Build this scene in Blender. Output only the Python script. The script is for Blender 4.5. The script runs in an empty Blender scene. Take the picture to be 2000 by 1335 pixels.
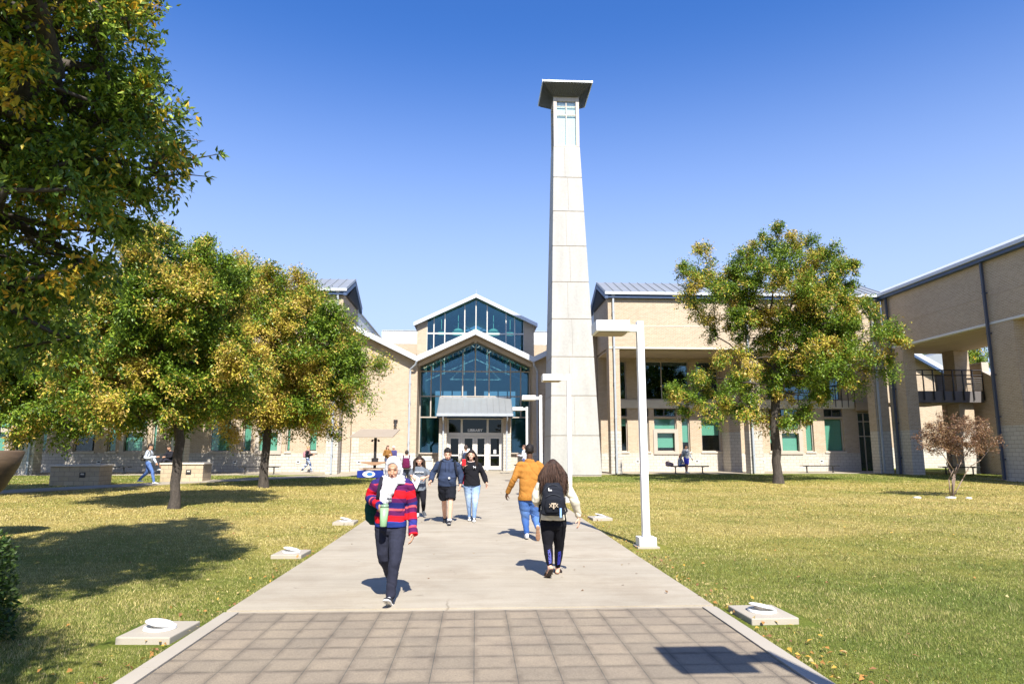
import bpy, bmesh, math, random
import numpy as np
from mathutils import Vector, Matrix, noise
random.seed(7); rng = np.random.default_rng(7)
C = bpy.context.scene.collection
SC = bpy.context.scene
PI = math.pi
def rad(d): return d*PI/180

# ---------------------------------------------------------------- camera model (used to survey the place)
FPX = 1333.0; YAW = rad(3.0); PIT = math.atan(212.5/1333); HC = 1.64
_sa, _ca, _sp, _cp = math.sin(YAW), math.cos(YAW), math.sin(PIT), math.cos(PIT)
_F = (_sa*_cp, _ca*_cp, _sp); _R = (_ca, -_sa, 0); _U = (-_sa*_sp, -_ca*_sp, _cp)
def ray(u, v): return [_F[i]*FPX+_R[i]*(u-1000)+_U[i]*(667.5-v) for i in range(3)]
def atY(u, v, Y):
    d = ray(u, v); t = Y/d[1]; return Vector((d[0]*t, Y, HC+d[2]*t))
def ground(y):
    if y < 12: return 0.0
    return min(0.32, 0.008*(y-12))

# ---------------------------------------------------------------- tags and hierarchy
def tag(o, label=None, cat=None, group=None, kind=None):
    if label: o['label'] = label
    if cat: o['category'] = cat
    if group: o['group'] = group
    if kind: o['kind'] = kind
    return o
def thing(name, label, cat, loc=(0, 0, 0), rz=0, group=None):
    o = bpy.data.objects.new(name, None); C.objects.link(o)
    o.location = loc; o.rotation_euler = (0, 0, rz); o.empty_display_size = 0.2
    return tag(o, label, cat, group)
def anc(o):
    v = Vector((0, 0, 0))
    while o is not None:
        v = v+Vector(o.location); o = o.parent
    return v
def link_mesh(name, me, parent=None, world=True, mats=()):
    for m in mats: me.materials.append(m)
    o = bpy.data.objects.new(name, me); C.objects.link(o)
    if parent is not None:
        o.parent = parent
        if world:
            a = anc(parent)
            if a.length > 0: me.transform(Matrix.Translation(-a))
    return o
def copy_tree(o, parent=None, extra=None):
    c = o.copy(); C.objects.link(c); c.parent = parent
    for ch in list(o.children): copy_tree(ch, c)
    return c

class MB:
    def __init__(s): s.v = []; s.f = []; s.m = []
    def add(s, vs, fs, m=0):
        b = len(s.v); s.v += [tuple(v) for v in vs]
        for f in fs: s.f.append([b+i for i in f]); s.m.append(m)
        return s
    def box(s, x0, x1, y0, y1, z0, z1, m=0):
        if x0 > x1: x0, x1 = x1, x0
        if y0 > y1: y0, y1 = y1, y0
        if z0 > z1: z0, z1 = z1, z0
        return s.add([(x0, y0, z0), (x1, y0, z0), (x1, y1, z0), (x0, y1, z0), (x0, y0, z1), (x1, y0, z1), (x1, y1, z1), (x0, y1, z1)],
                     [(3, 2, 1, 0), (4, 5, 6, 7), (0, 1, 5, 4), (1, 2, 6, 5), (2, 3, 7, 6), (3, 0, 4, 7)], m)
    def prism(s, poly, axis, a, b, m=0):
        """poly: 2D points; axis 'y': points are (x,z) extruded from y=a to y=b; 'x': (y,z); 'z': (x,y)"""
        n = len(poly)
        def mk(p, t):
            return (p[0], t, p[1]) if axis == 'y' else ((t, p[0], p[1]) if axis == 'x' else (p[0], p[1], t))
        vs = [mk(p, a) for p in poly]+[mk(p, b) for p in poly]
        fs = [list(range(n)), list(range(2*n-1, n-1, -1))]+[[i, i+n, (i+1) % n+n, (i+1) % n] for i in range(n)]
        return s.add(vs, fs, m)
    def tube(s, pts, r, n=8, m=0, cap=True):
        pts = [Vector(p) for p in pts]; k = len(pts)
        if not hasattr(r, '__len__'): r = [r]*k
        vs = []; fs = []; up = None
        for i, p in enumerate(pts):
            d = (pts[min(i+1, k-1)]-pts[max(i-1, 0)]).normalized()
            if up is None:
                up = Vector((0, 0, 1)) if abs(d.z) < .9 else Vector((1, 0, 0))
            a = d.cross(up)
            if a.length < 1e-4: a = d.orthogonal()
            a.normalize(); b = a.cross(d).normalized(); up = b
            for j in range(n):
                t = 2*PI*j/n; vs.append(p+a*(math.cos(t)*r[i])+b*(math.sin(t)*r[i]))
        for i in range(k-1):
            for j in range(n):
                j2 = (j+1) % n; fs.append((i*n+j, i*n+j2, (i+1)*n+j2, (i+1)*n+j))
        if cap: fs.append(tuple(range(n))[::-1]); fs.append(tuple((k-1)*n+j for j in range(n)))
        return s.add(vs, fs, m)
    def build(s, name, mats, parent=None, world=True, smooth=False, bevel=0):
        me = bpy.data.meshes.new(name); me.from_pydata(s.v, [], s.f)
        if not isinstance(mats, (list, tuple)): mats = [mats]
        if any(s.m): me.polygons.foreach_set('material_index', s.m)
        bm = bmesh.new(); bm.from_mesh(me); bmesh.ops.recalc_face_normals(bm, faces=bm.faces)
        if bevel: bmesh.ops.bevel(bm, geom=list(bm.edges), offset=bevel, segments=2, affect='EDGES', profile=.5, clamp_overlap=True)
        bm.to_mesh(me); bm.free()
        if smooth: me.polygons.foreach_set('use_smooth', [True]*len(me.polygons))
        me.update()
        return link_mesh(name, me, parent, world, mats)

def np_mesh(name, V, nper, mats, parent=None, world=True, col=None, smooth=False):
    """V: (nf*nper,3) separate polygons of nper corners; col: per-face values (nf,3)"""
    nv = len(V); nf = nv//nper
    me = bpy.data.meshes.new(name)
    me.vertices.add(nv); me.vertices.foreach_set('co', np.ascontiguousarray(V, dtype=np.float32).ravel())
    me.loops.add(nv); me.loops.foreach_set('vertex_index', np.arange(nv, dtype=np.int32))
    me.polygons.add(nf); me.polygons.foreach_set('loop_start', np.arange(0, nv, nper, dtype=np.int32))
    me.update(calc_edges=True)
    if col is not None:
        at = me.attributes.new('tint', 'FLOAT_COLOR', 'FACE')
        c4 = np.ones((nf, 4), dtype=np.float32); c4[:, :3] = col
        at.data.foreach_set('color', c4.ravel())
    if smooth: me.polygons.foreach_set('use_smooth', [True]*nf)
    return link_mesh(name, me, parent, world, [mats])

# ---------------------------------------------------------------- materials
def new_mat(name):
    m = bpy.data.materials.new(name); m.use_nodes = True
    nt = m.node_tree; b = nt.nodes['Principled BSDF']; return m, nt, b
def N(nt, t, **kw):
    n = nt.nodes.new(t)
    for k, v in kw.items(): setattr(n, k, v)
    return n
def mixrgb(nt, a, b, fac, mode='MIX'):
    n = N(nt, 'ShaderNodeMix', data_type='RGBA', blend_type=mode)
    for i, s in ((0, fac), (6, a), (7, b)):
        if hasattr(s, 'links'): nt.links.new(s, n.inputs[i])
        elif i == 0: n.inputs[0].default_value = s
        else: n.inputs[i].default_value = (*s, 1)
    return n.outputs[2]
def tnoise(nt, scale, detail=4, rough=.55, coord='Object', stretch=None):
    tc = N(nt, 'ShaderNodeTexCoord'); out = tc.outputs[coord]
    if stretch:
        mp = N(nt, 'ShaderNodeMapping'); mp.inputs['Scale'].default_value = stretch
        nt.links.new(out, mp.inputs[0]); out = mp.outputs[0]
    n = N(nt, 'ShaderNodeTexNoise'); n.inputs['Scale'].default_value = scale
    n.inputs['Detail'].default_value = detail; n.inputs['Roughness'].default_value = rough
    nt.links.new(out, n.inputs['Vector']); return n.outputs[0]
def ramp(nt, s, stops):
    r = N(nt, 'ShaderNodeValToRGB'); e = r.color_ramp.elements
    while len(e) < len(stops): e.new(.5)
    for i, (p, c) in enumerate(stops):
        e[i].position = p; e[i].color = (*c, 1) if len(c) == 3 else c
    nt.links.new(s, r.inputs[0]); return r.outputs[0]
def bump(nt, b, h, strength=.3, dist=.01):
    n = N(nt, 'ShaderNodeBump'); n.inputs['Strength'].default_value = strength; n.inputs['Distance'].default_value = dist
    nt.links.new(h, n.inputs['Height']); nt.links.new(n.outputs[0], b.inputs['Normal'])
def vary(c, k): return tuple(min(1, x*k) for x in c)
def plain(name, c, rough=.6, var=.12, scale=3, metal=0, bmp=0, bscale=60, spec=.5, stretch=None, fine=0):
    m, nt, b = new_mat(name)
    n = tnoise(nt, scale, 6, .6, stretch=stretch)
    col = ramp(nt, n, [(.25, vary(c, 1-var)), (.75, vary(c, 1+var))])
    if fine:
        n2 = tnoise(nt, bscale, 3, .6); g = ramp(nt, n2, [(.3, (1-fine,)*3), (.7, (1, 1, 1))])
        col = mixrgb(nt, col, g, 1.0, 'MULTIPLY')
    nt.links.new(col, b.inputs['Base Color'])
    b.inputs['Roughness'].default_value = rough; b.inputs['Metallic'].default_value = metal
    b.inputs['Specular IOR Level'].default_value = spec
    if bmp: bump(nt, b, tnoise(nt, bscale, 4, .6), bmp, .01)
    return m
def masonry(name, c1, c2, mortar, bw, bh, ms, rough=.85, offs=.5, var=.12, flat=False):
    m, nt, b = new_mat(name)
    tc = N(nt, 'ShaderNodeTexCoord'); sp = N(nt, 'ShaderNodeSeparateXYZ'); nt.links.new(tc.outputs['Object'], sp.inputs[0])
    cb = N(nt, 'ShaderNodeCombineXYZ')
    if flat:
        nt.links.new(sp.outputs[0], cb.inputs[0]); nt.links.new(sp.outputs[1], cb.inputs[1])
    else:
        ad = N(nt, 'ShaderNodeMath', operation='ADD'); nt.links.new(sp.outputs[0], ad.inputs[0]); nt.links.new(sp.outputs[1], ad.inputs[1])
        nt.links.new(ad.outputs[0], cb.inputs[0]); nt.links.new(sp.outputs[2], cb.inputs[1])
    br = N(nt, 'ShaderNodeTexBrick'); br.offset = offs; nt.links.new(cb.outputs[0], br.inputs['Vector'])
    br.inputs['Color1'].default_value = (*c1, 1); br.inputs['Color2'].default_value = (*c2, 1); br.inputs['Mortar'].default_value = (*mortar, 1)
    br.inputs['Scale'].default_value = 1; br.inputs['Mortar Size'].default_value = ms; br.inputs['Mortar Smooth'].default_value = .2
    br.inputs['Brick Width'].default_value = bw; br.inputs['Row Height'].default_value = bh
    n = tnoise(nt, .35, 8, .62); g = ramp(nt, n, [(.3, (1-var,)*3), (.7, (1, 1, 1))])
    n2 = tnoise(nt, 9, 4, .65); g2 = ramp(nt, n2, [(.3, (1-var*.7,)*3), (.7, (1, 1, 1))])
    col = mixrgb(nt, br.outputs['Color'], g, 1.0, 'MULTIPLY'); col = mixrgb(nt, col, g2, 1.0, 'MULTIPLY')
    nt.links.new(col, b.inputs['Base Color']); b.inputs['Roughness'].default_value = rough
    iv = N(nt, 'ShaderNodeMath', operation='SUBTRACT'); iv.inputs[0].default_value = 1; nt.links.new(br.outputs['Fac'], iv.inputs[1])
    bump(nt, b, iv.outputs[0], .5, .01)
    return m
def glass_mat(name, tint, refl, rough=.01, gcol=(.85, .95, 1)):
    m = bpy.data.materials.new(name); m.use_nodes = True; nt = m.node_tree; nt.nodes.clear()
    o = N(nt, 'ShaderNodeOutputMaterial'); t = N(nt, 'ShaderNodeBsdfTransparent'); t.inputs[0].default_value = (*tint, 1)
    g = N(nt, 'ShaderNodeBsdfGlossy'); g.inputs['Roughness'].default_value = rough; g.inputs[0].default_value = (*gcol, 1)
    lw = N(nt, 'ShaderNodeLayerWeight'); pw = N(nt, 'ShaderNodeMath', operation='POWER'); pw.inputs[1].default_value = 4; nt.links.new(lw.outputs['Facing'], pw.inputs[0])
    ml = N(nt, 'ShaderNodeMath', operation='MULTIPLY_ADD'); ml.inputs[1].default_value = .6; ml.inputs[2].default_value = refl+.04; nt.links.new(pw.outputs[0], ml.inputs[0]); ml.use_clamp = True
    bm_ = N(nt, 'ShaderNodeBump'); bm_.inputs['Strength'].default_value = .06; bm_.inputs['Distance'].default_value = .02
    nt.links.new(tnoise(nt, .9, 2, .5), bm_.inputs['Height']); nt.links.new(bm_.outputs[0], g.inputs['Normal'])
    mx = N(nt, 'ShaderNodeMixShader'); nt.links.new(ml.outputs[0], mx.inputs[0]); nt.links.new(t.outputs[0], mx.inputs[1]); nt.links.new(g.outputs[0], mx.inputs[2])
    nt.links.new(mx.outputs[0], o.inputs[0]); return m

M = {}
M['brick'] = masonry('brick', (.50, .385, .26), (.40, .30, .195), (.56, .48, .38), .22, .08, .012)
M['stone'] = masonry('stone', (.56, .52, .45), (.50, .46, .39), (.30, .27, .23), .41, .20, .012, var=.1)
M['planterstone'] = masonry('planterstone', (.54, .44, .30), (.46, .37, .24), (.30, .25, .19), .41, .20, .010, var=.2)
M['trim'] = plain('trim', (.60, .54, .44), .8, .08, 2, fine=.06)
M['soffit'] = plain('soffit', (.42, .34, .25), .9, .08, 1.5)
M['metalroof'] = plain('metalroof', (.31, .33, .345), .42, .08, 1.2, metal=.35)
M['whitemetal'] = plain('whitemetal', (.55, .58, .61), .45, .04, 1.5, metal=.2)
M['bluetrim'] = plain('bluetrim', (.045, .08, .16), .45, .15, 3)
M['pipe'] = plain('pipe', (.34, .37, .40), .5, .1, 3)
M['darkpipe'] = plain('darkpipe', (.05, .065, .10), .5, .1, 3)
M['frame'] = plain('frame', (.42, .37, .31), .5, .06, 4)
M['whiteframe'] = plain('whiteframe', (.55, .53, .48), .5, .06, 4)
M['darkframe'] = plain('darkframe', (.13, .12, .12), .5, .06, 4)
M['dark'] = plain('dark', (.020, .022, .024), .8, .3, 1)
M['inside'] = plain('inside', (.28, .42, .45), .8, .3, .5)
M['panel'] = plain('panel', (.66, .66, .62), .6, .05, 1)
M['blind'] = plain('blind', (.16, .37, .295), .7, .05, 2, stretch=(.3, .3, 4))
M['glass'] = glass_mat('glass', (.86, .93, .90), .0)
M['tintglass'] = glass_mat('tintglass', (.16, .27, .31), .16, gcol=(.42, .66, .80))
M['hallglass'] = glass_mat('hallglass', (.42, .62, .66), .14, gcol=(.26, .46, .60))
M['doorglass'] = glass_mat('doorglass', (.10, .13, .13), .0, gcol=(.8, .9, .9))
M['lanternglass'] = glass_mat('lanternglass', (.93, .97, .96), .04)
M['concrete'] = plain('concrete', (.37, .33, .265), .85, .10, .7, bmp=.15, bscale=90, fine=.07)
M['concrete2'] = plain('concrete2', (.36, .31, .25), .9, .16, 4, bmp=.3, bscale=70, fine=.16)
M['towerstone'] = plain('towerstone', (.40, .39, .36), .8, .14, .8, fine=.13, bscale=9, stretch=(1.6, 1.6, .35))
M['whitepaint'] = plain('whitepaint', (.72, .72, .70), .38, .03, 3)
M['black'] = plain('black', (.018, .018, .02), .45, .2, 6)
M['blackfab'] = plain('blackfab', (.016, .018, .024), .85, .3, 9, bmp=.3, bscale=200)
# ================================================================ ground
def sheet(name, rows, mat, z_add=0.0, thick=None, label=None):
    """rows: list of (y, x0, x1) strips following the terrain"""
    mb = MB(); vs = []; 
    for (y, x0, x1) in rows:
        vs += [(x0, y, ground(y)+z_add), (x1, y, ground(y)+z_add)]
    fs = [(2*i, 2*i+1, 2*i+3, 2*i+2) for i in range(len(rows)-1)]
    mb.add(vs, fs)
    if thick:
        n = len(rows); vb = [(x, y, z-thick) for (x, y, z) in vs]; b = len(mb.v); mb.v += vb
        for i in range(n-1):
            mb.f.append([2*i, 2*i+2, b+2*i+2, b+2*i]); mb.f.append([2*i+1, b+2*i+1, b+2*i+3, 2*i+3]); mb.m += [0, 0]
        mb.f.append([0, b, b+1, 1]); mb.f.append([2*n-2, 2*n-1, b+2*n-1, b+2*n-2]); mb.m += [0, 0]
    o = mb.build(name, mat); o['kind'] = 'structure'; return o
def lawn_mat():
    m, nt, b = new_mat('lawn')
    big = tnoise(nt, .22, 6, .62); mid = tnoise(nt, 1.1, 6, .7); fine = tnoise(nt, 34, 5, .75)
    tc = N(nt, 'ShaderNodeTexCoord'); sp = N(nt, 'ShaderNodeSeparateXYZ'); nt.links.new(tc.outputs['Object'], sp.inputs[0])
    mr = N(nt, 'ShaderNodeMapRange'); nt.links.new(sp.outputs[1], mr.inputs[0])
    mr.inputs[1].default_value = 7; mr.inputs[2].default_value = 17; mr.inputs[3].default_value = -.16; mr.inputs[4].default_value = .14
    mr2 = N(nt, 'ShaderNodeMapRange'); nt.links.new(sp.outputs[1], mr2.inputs[0])
    mr2.inputs[1].default_value = 31; mr2.inputs[2].default_value = 36; mr2.inputs[3].default_value = 0; mr2.inputs[4].default_value = -.34
    a = N(nt, 'ShaderNodeMath', operation='ADD'); nt.links.new(big, a.inputs[0]); nt.links.new(mr.outputs[0], a.inputs[1])
    a2 = N(nt, 'ShaderNodeMath', operation='ADD'); nt.links.new(a.outputs[0], a2.inputs[0]); nt.links.new(mr2.outputs[0], a2.inputs[1])
    base = ramp(nt, a2.outputs[0], [(.30, (.15, .19, .035)), (.47, (.26, .25, .055)), (.62, (.40, .32, .10)), (.8, (.44, .34, .13))])
    m2 = ramp(nt, mid, [(.3, (.66, .72, .62)), (.7, (1.15, 1.1, 1.1))]); col = mixrgb(nt, base, m2, 1, 'MULTIPLY')
    f2 = ramp(nt, fine, [(.32, (.45, .5, .42)), (.66, (1.25, 1.2, 1.15))]); col = mixrgb(nt, col, f2, 1, 'MULTIPLY')
    nt.links.new(col, b.inputs['Base Color']); b.inputs['Roughness'].default_value = .95; b.inputs['Specular IOR Level'].default_value = .1
    bump(nt, b, fine, .8, .04); return m
M['lawn'] = lawn_mat()
ys = [-60, -20, 0, 6, 12]+[12+4*i for i in range(1, 11)]+[60, 90, 160, 400, 900]
sheet('lawn', [(y, -700, 700) for y in ys], M['lawn'])

def path_mat():
    m, nt, b = new_mat('pathconcrete')
    c = (.40, .352, .272)
    n = tnoise(nt, .5, 8, .62); col = ramp(nt, n, [(.3, vary(c, .86)), (.7, vary(c, 1.08))])
    n3 = tnoise(nt, 2.2, 5, .7, stretch=(.35, 2.5, 1)); col = mixrgb(nt, col, ramp(nt, n3, [(.35, (.90, .89, .87)), (.6, (1, 1, 1))]), 1, 'MULTIPLY')
    n2 = tnoise(nt, 60, 4, .7); col = mixrgb(nt, col, ramp(nt, n2, [(.3, (.86,)*3), (.65, (1,)*3)]), 1, 'MULTIPLY')
    nt.links.new(col, b.inputs['Base Color']); b.inputs['Roughness'].default_value = .85; b.inputs['Specular IOR Level'].default_value = .3
    vo = N(nt, 'ShaderNodeTexVoronoi', feature='DISTANCE_TO_EDGE'); vo.inputs['Scale'].default_value = .33; tc = N(nt, 'ShaderNodeTexCoord'); wn = N(nt, 'ShaderNodeTexNoise'); wn.inputs['Scale'].default_value = 1.6; wn.inputs['Detail'].default_value = 6
    nt.links.new(tc.outputs['Object'], wn.inputs['Vector']); wv = N(nt, 'ShaderNodeMix', data_type='VECTOR'); wv.inputs[0].default_value = .22; nt.links.new(tc.outputs['Object'], wv.inputs[4]); nt.links.new(wn.outputs['Color'], wv.inputs[5]); nt.links.new(wv.outputs[1], vo.inputs['Vector'])
    cr = ramp(nt, vo.outputs['Distance'], [(0, (.62, .60, .57)), (.0035, (1, 1, 1))]); mk = ramp(nt, tnoise(nt, .25, 2, .5), [(.50, (0, 0, 0)), (.56, (1, 1, 1))]); col2 = mixrgb(nt, col, cr, mk, 'MULTIPLY')
    st = ramp(nt, tnoise(nt, 5.5, 2, .4), [(.18, (.70, .68, .66)), (.27, (1, 1, 1))]); col2 = mixrgb(nt, col2, st, 1, 'MULTIPLY')
    st2 = ramp(nt, tnoise(nt, .9, 6, .65), [(.36, (.88, .86, .84)), (.52, (1, 1, 1))]); col2 = mixrgb(nt, col2, st2, 1, 'MULTIPLY'); nt.links.new(col2, b.inputs['Base Color'])
    bump(nt, b, n2, .2, .01); return m
M['path'] = path_mat()
PW = 2.53
# main path: separate slabs with open joints, one object
mb = MB(); joints = [7.47]+[10.8+3.36*i for i in range(0, 8)]+[37.4]
for i in range(len(joints)-1):
    a, b_ = joints[i]+(.009 if i else 0), joints[i+1]-.009
    za, zb = ground(a)+.03, ground(b_)+.03
    mb.add([(-PW, a, za), (PW, a, za), (PW, b_, zb), (-PW, b_, zb), (-PW, a, za-.15), (PW, a, za-.15), (PW, b_, zb-.15), (-PW, b_, zb-.15)],
           [(0, 1, 2, 3), (0, 4, 5, 1), (1, 5, 6, 2), (2, 6, 7, 3), (3, 7, 4, 0)])
mb.box(-PW, PW, 7.40, 7.475, -.12, .018)
o = mb.build('path', M['path']); o['kind'] = 'structure'
# paver field in front
def paver_mat():
    m, nt, b = new_mat('pavers')
    tc = N(nt, 'ShaderNodeTexCoord')
    br = N(nt, 'ShaderNodeTexBrick'); br.offset = 0; br.squash = 1; nt.links.new(tc.outputs['Object'], br.inputs['Vector'])
    br.inputs['Color1'].default_value = (.30, .245, .176, 1); br.inputs['Color2'].default_value = (.255, .212, .155, 1)
    br.inputs['Mortar'].default_value = (.15, .14, .115, 1); br.inputs['Scale'].default_value = 1
    br.inputs['Brick Width'].default_value = .317; br.inputs['Row Height'].default_value = .305
    br.inputs['Mortar Size'].default_value = .0032; br.inputs['Mortar Smooth'].default_value = .1
    b2 = N(nt, 'ShaderNodeTexBrick'); b2.offset = 0; nt.links.new(tc.outputs['Object'], b2.inputs['Vector'])
    b2.inputs['Color1'].default_value = (1, 1, 1, 1); b2.inputs['Color2'].default_value = (1, 1, 1, 1); b2.inputs['Mortar'].default_value = (.62, .61, .62, 1)
    b2.inputs['Scale'].default_value = 1; b2.inputs['Brick Width'].default_value = .317; b2.inputs['Row Height'].default_value = .305
    b2.inputs['Mortar Size'].default_value = .062; b2.inputs['Mortar Smooth'].default_value = 1
    wob = ramp(nt, tnoise(nt, 3.2, 5, .6), [(.35, (.25,)*3), (.65, (1,)*3)])
    col = mixrgb(nt, br.outputs['Color'], b2.outputs['Color'], wob, 'MULTIPLY')
    n = tnoise(nt, 2.0, 7, .65); col = mixrgb(nt, col, ramp(nt, n, [(.3, (.80, .80, .82)), (.7, (1.05, 1.05, 1.03))]), 1, 'MULTIPLY')
    n2 = tnoise(nt, 130, 3, .8); col = mixrgb(nt, col, ramp(nt, n2, [(.3, (.62,)*3), (.7, (1.3,)*3)]), 1, 'MULTIPLY')
    nt.links.new(col, b.inputs['Base Color']); b.inputs['Roughness'].default_value = .9; b.inputs['Specular IOR Level'].default_value = .3
    ad = N(nt, 'ShaderNodeMath', operation='SUBTRACT'); nt.links.new(n2, ad.inputs[0]); nt.links.new(br.outputs['Fac'], ad.inputs[1])
    bump(nt, b, ad.outputs[0], .5, .006); return m
M['pavers'] = paver_mat()
mb = MB(); mb.box(-2.378, 2.378, -6, 7.395, -.1, .020); o = mb.build('paved_path', M['pavers']); o['kind'] = 'structure'
mb = MB()
for s in (-1, 1):
    y = -6
    while y < 7.3:
        y2 = min(y+2.9, 7.395); mb.box(s*2.385, s*PW, y, y2-.008, -.1, .032); y = y2
o = mb.build('path_edging', M['concrete']); o['kind'] = 'structure'
# plaza in front of the entrance and aprons along the facades
mb = MB()
def slab(x0, x1, y0, y1, dz=.026, sx=3.2):
    n = max(1, round((x1-x0)/sx)); w = (x1-x0)/n
    for i in range(n):
        a, b_ = x0+i*w+.005, x0+(i+1)*w-.005
        za, zb = ground(y0)+dz, ground(y1)+dz
        mb.add([(a, y0, za), (b_, y0, za), (b_, y1, zb), (a, y1, zb), (a, y0, za-.12), (b_, y0, za-.12), (b_, y1, zb-.12), (a, y1, zb-.12)],
               [(0, 1, 2, 3), (0, 4, 5, 1), (1, 5, 6, 2), (3, 7, 4, 0)])
slab(-8.6, 8.4, 41.1, 49.5); slab(-3.9, 3.9, 37.42, 41.08)
slab(8.42, 26.5, 42.2, 47.2, .022); slab(-46, -8.62, 41.6, 47.2, .022)
slab(26.6, 42, 20, 58, .020, 5)
o = mb.build('plaza', M['path']); o['kind'] = 'structure'
# diagonal walk on the left lawn
mb = MB()
pts = [(-34, 12.5), (-25, 19.5), (-17.6, 26.8), (-13.6, 33.6), (-9.8, 38.6), (-6.6, 41.3)]
def ribbon(mb, pts, w, dz, thick=.12):
    P = []
    for i, p in enumerate(pts):
        a = Vector(pts[max(i-1, 0)]); b_ = Vector(pts[min(i+1, len(pts)-1)]); d = (b_-a).normalized(); n = Vector((-d.y, d.x))
        P.append((Vector(p)+n*w/2, Vector(p)-n*w/2))
    for i in range(len(P)-1):
        q = [P[i][0], P[i][1], P[i+1][1], P[i+1][0]]
        t = [(v.x, v.y, ground(v.y)+dz) for v in q]; bt = [(x, y, z-thick) for x, y, z in t]
        mb.add(t+bt, [(0, 1, 2, 3), (1, 5, 6, 2), (0, 3, 7, 4)])
fine = []
for i in range(len(pts)-1):
    for k in range(6):
        t = k/6; fine.append((pts[i][0]*(1-t)+pts[i+1][0]*t, pts[i][1]*(1-t)+pts[i+1][1]*t))
fine.append(pts[-1]); ribbon(mb, fine, 1.9, .030)
o = mb.build('side_path', M['path']); o['kind'] = 'structure'

# ================================================================ building kit
YF, YR = 42.0, 46.0            # pier plane, recessed window plane
def wall_holes(mb, x0, x1, z0, z1, y0, y1, holes, m=0, zsplit=None, m2=1):
    xs = sorted({x0, x1, *[h[0] for h in holes], *[h[1] for h in holes]}); xs = [x for x in xs if x0 <= x <= x1]
    for i in range(len(xs)-1):
        a, b_ = xs[i], xs[i+1]; mid = (a+b_)/2
        zs = [z0]; hs = sorted([h for h in holes if h[0] < mid < h[1]], key=lambda h: h[2])
        cur = z0
        for h in hs:
            if h[2] > cur+1e-4: seg(mb, a, b_, y0, y1, cur, h[2], m, zsplit, m2)
            cur = h[3]
        if z1 > cur+1e-4: seg(mb, a, b_, y0, y1, cur, z1, m, zsplit, m2)
def seg(mb, a, b_, y0, y1, z0, z1, m, zs, m2):
    if zs and z0 < zs < z1: mb.box(a, b_, y0, y1, z0, zs, m2); mb.box(a, b_, y0, y1, zs, z1, m)
    elif zs and z1 <= zs: mb.box(a, b_, y0, y1, z0, z1, m2)
    else: mb.box(a, b_, y0, y1, z0, z1, m)
def window(par, x0, x1, z0, z1, y, blind=0, mull=(), trans=(), fmat='frame', glass='tintglass', w=.06, name='window', dep=.12):
    """framed window in the plane y facing -y; blind = fraction of height covered"""
    if x0 > x1: x0, x1 = x1, x0
    f = MB()
    f.box(x0, x0+w, y, y+dep, z0, z1); f.box(x1-w, x1, y, y+dep, z0, z1)
    f.box(x0+w, x1-w, y, y+dep, z0, z0+w); f.box(x0+w, x1-w, y, y+dep, z1-w, z1)
    for m_ in mull: f.box(m_-w/2, m_+w/2, y+.004, y+dep-.004, z0+w, z1-w)
    for t in trans: f.box(x0+w, x1-w, y+.002, y+dep-.002, t-w/2, t+w/2)
    fo = f.build(name, M[fmat], par)
    g = MB(); g.box(x0+w*.5, x1-w*.5, y+.055, y+.062, z0+w*.5, z1-w*.5); g.build('pane', M[glass], fo)
    if blind:
        b_ = MB(); zb = z1-w-(z1-z0-2*w)*blind; b_.box(x0+w+.01, x1-w-.01, y+.14, y+.15, zb, z1-w)
        b_.box(x0+w+.01, x1-w-.01, y+.135, y+.155, zb-.03, zb); b_.build('blind', M['blind'], fo)
    return fo
def bay(par, P, s, wl, lev, first=True):
    """one bay; P = x of pier edge, s = +1 to the right / -1 to the left. Appends window openings to wl"""
    X = lambda t: P+s*t
    def W(t0, t1, z0, z1, **kw):
        a, b_ = sorted((X(t0), X(t1))); wl.append((a, b_, z0, z1)); window(par, a, b_, z0, z1, YR+.16, **kw)
    r = random.random
    # upper floor
    W(1.45, 1.98, 5.1, 7.72); W(3.17, 6.33, 5.1, 7.72, mull=(X(4.45),)); W(6.85, 8.38, 5.1, 7.72)
    # clerestory strip above the ground floor windows
    W(1.45, 1.98, 3.95, 4.85, fmat='darkframe'); W(3.17, 3.45, 3.95, 4.5, fmat='darkframe'); W(3.80, 5.35, 3.95, 4.5, mull=(X(4.55),), fmat='darkframe')
    W(5.70, 6.25, 3.95, 4.5, fmat='darkframe'); W(7.05, 8.38, 3.95, 4.5, mull=(X(7.7),), fmat='darkframe')
    # ground floor
    b1 = .98 if s < 0 else .74
    W(1.45, 1.98, 1.6, 3.85, blind=(.96 if s < 0 else .2), glass='glass'); W(3.17, 3.45, 1.6, 3.85, glass='glass', blind=b1)
    W(3.80, 5.35, 1.6, 3.85, glass='glass', blind=.45, trans=(2.95,)); W(5.70, 6.25, 1.6, 3.85, glass='glass', blind=lev[0])
    W(7.05, 8.38, 1.6, 3.85, glass='glass', blind=lev[1])
    # projecting box frame around the middle window with its own lower blind
    a, b_ = sorted((X(3.72), X(5.43)))
    f = MB(); f.box(a, a+.26, YR-.08, YR+.16, 1.42, 3.10); f.box(b_-.26, b_, YR-.08, YR+.16, 1.42, 3.10)
    f.box(a+.26, b_-.26, YR-.08, YR+.16, 2.84, 3.10); f.box(a+.26, b_-.26, YR-.08, YR+.16, 1.42, 1.62)
    fo = f.build('window_surround', M['frame'], par)
    g = MB(); g.box(a+.27, b_-.27, YR+.24, YR+.25, 1.62+(1-lev[2])*1.2, 2.84); g.build('blind', M['blind'], fo)
def sill(mb, a, b_): mb.box(a-.08, b_+.08, YR-.07, YR+.1, 1.5, 1.594)
def pier(par, x0, x1, y0, y1, top, zs=2.87, name='pier'):
    p = MB(); p.box(x0, x1, y0, y1, .1, zs, 1); p.box(x0, x1, y0, y1, zs, top, 0)
    return p.build(name, [M['brick'], M['stone']], par)
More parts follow.
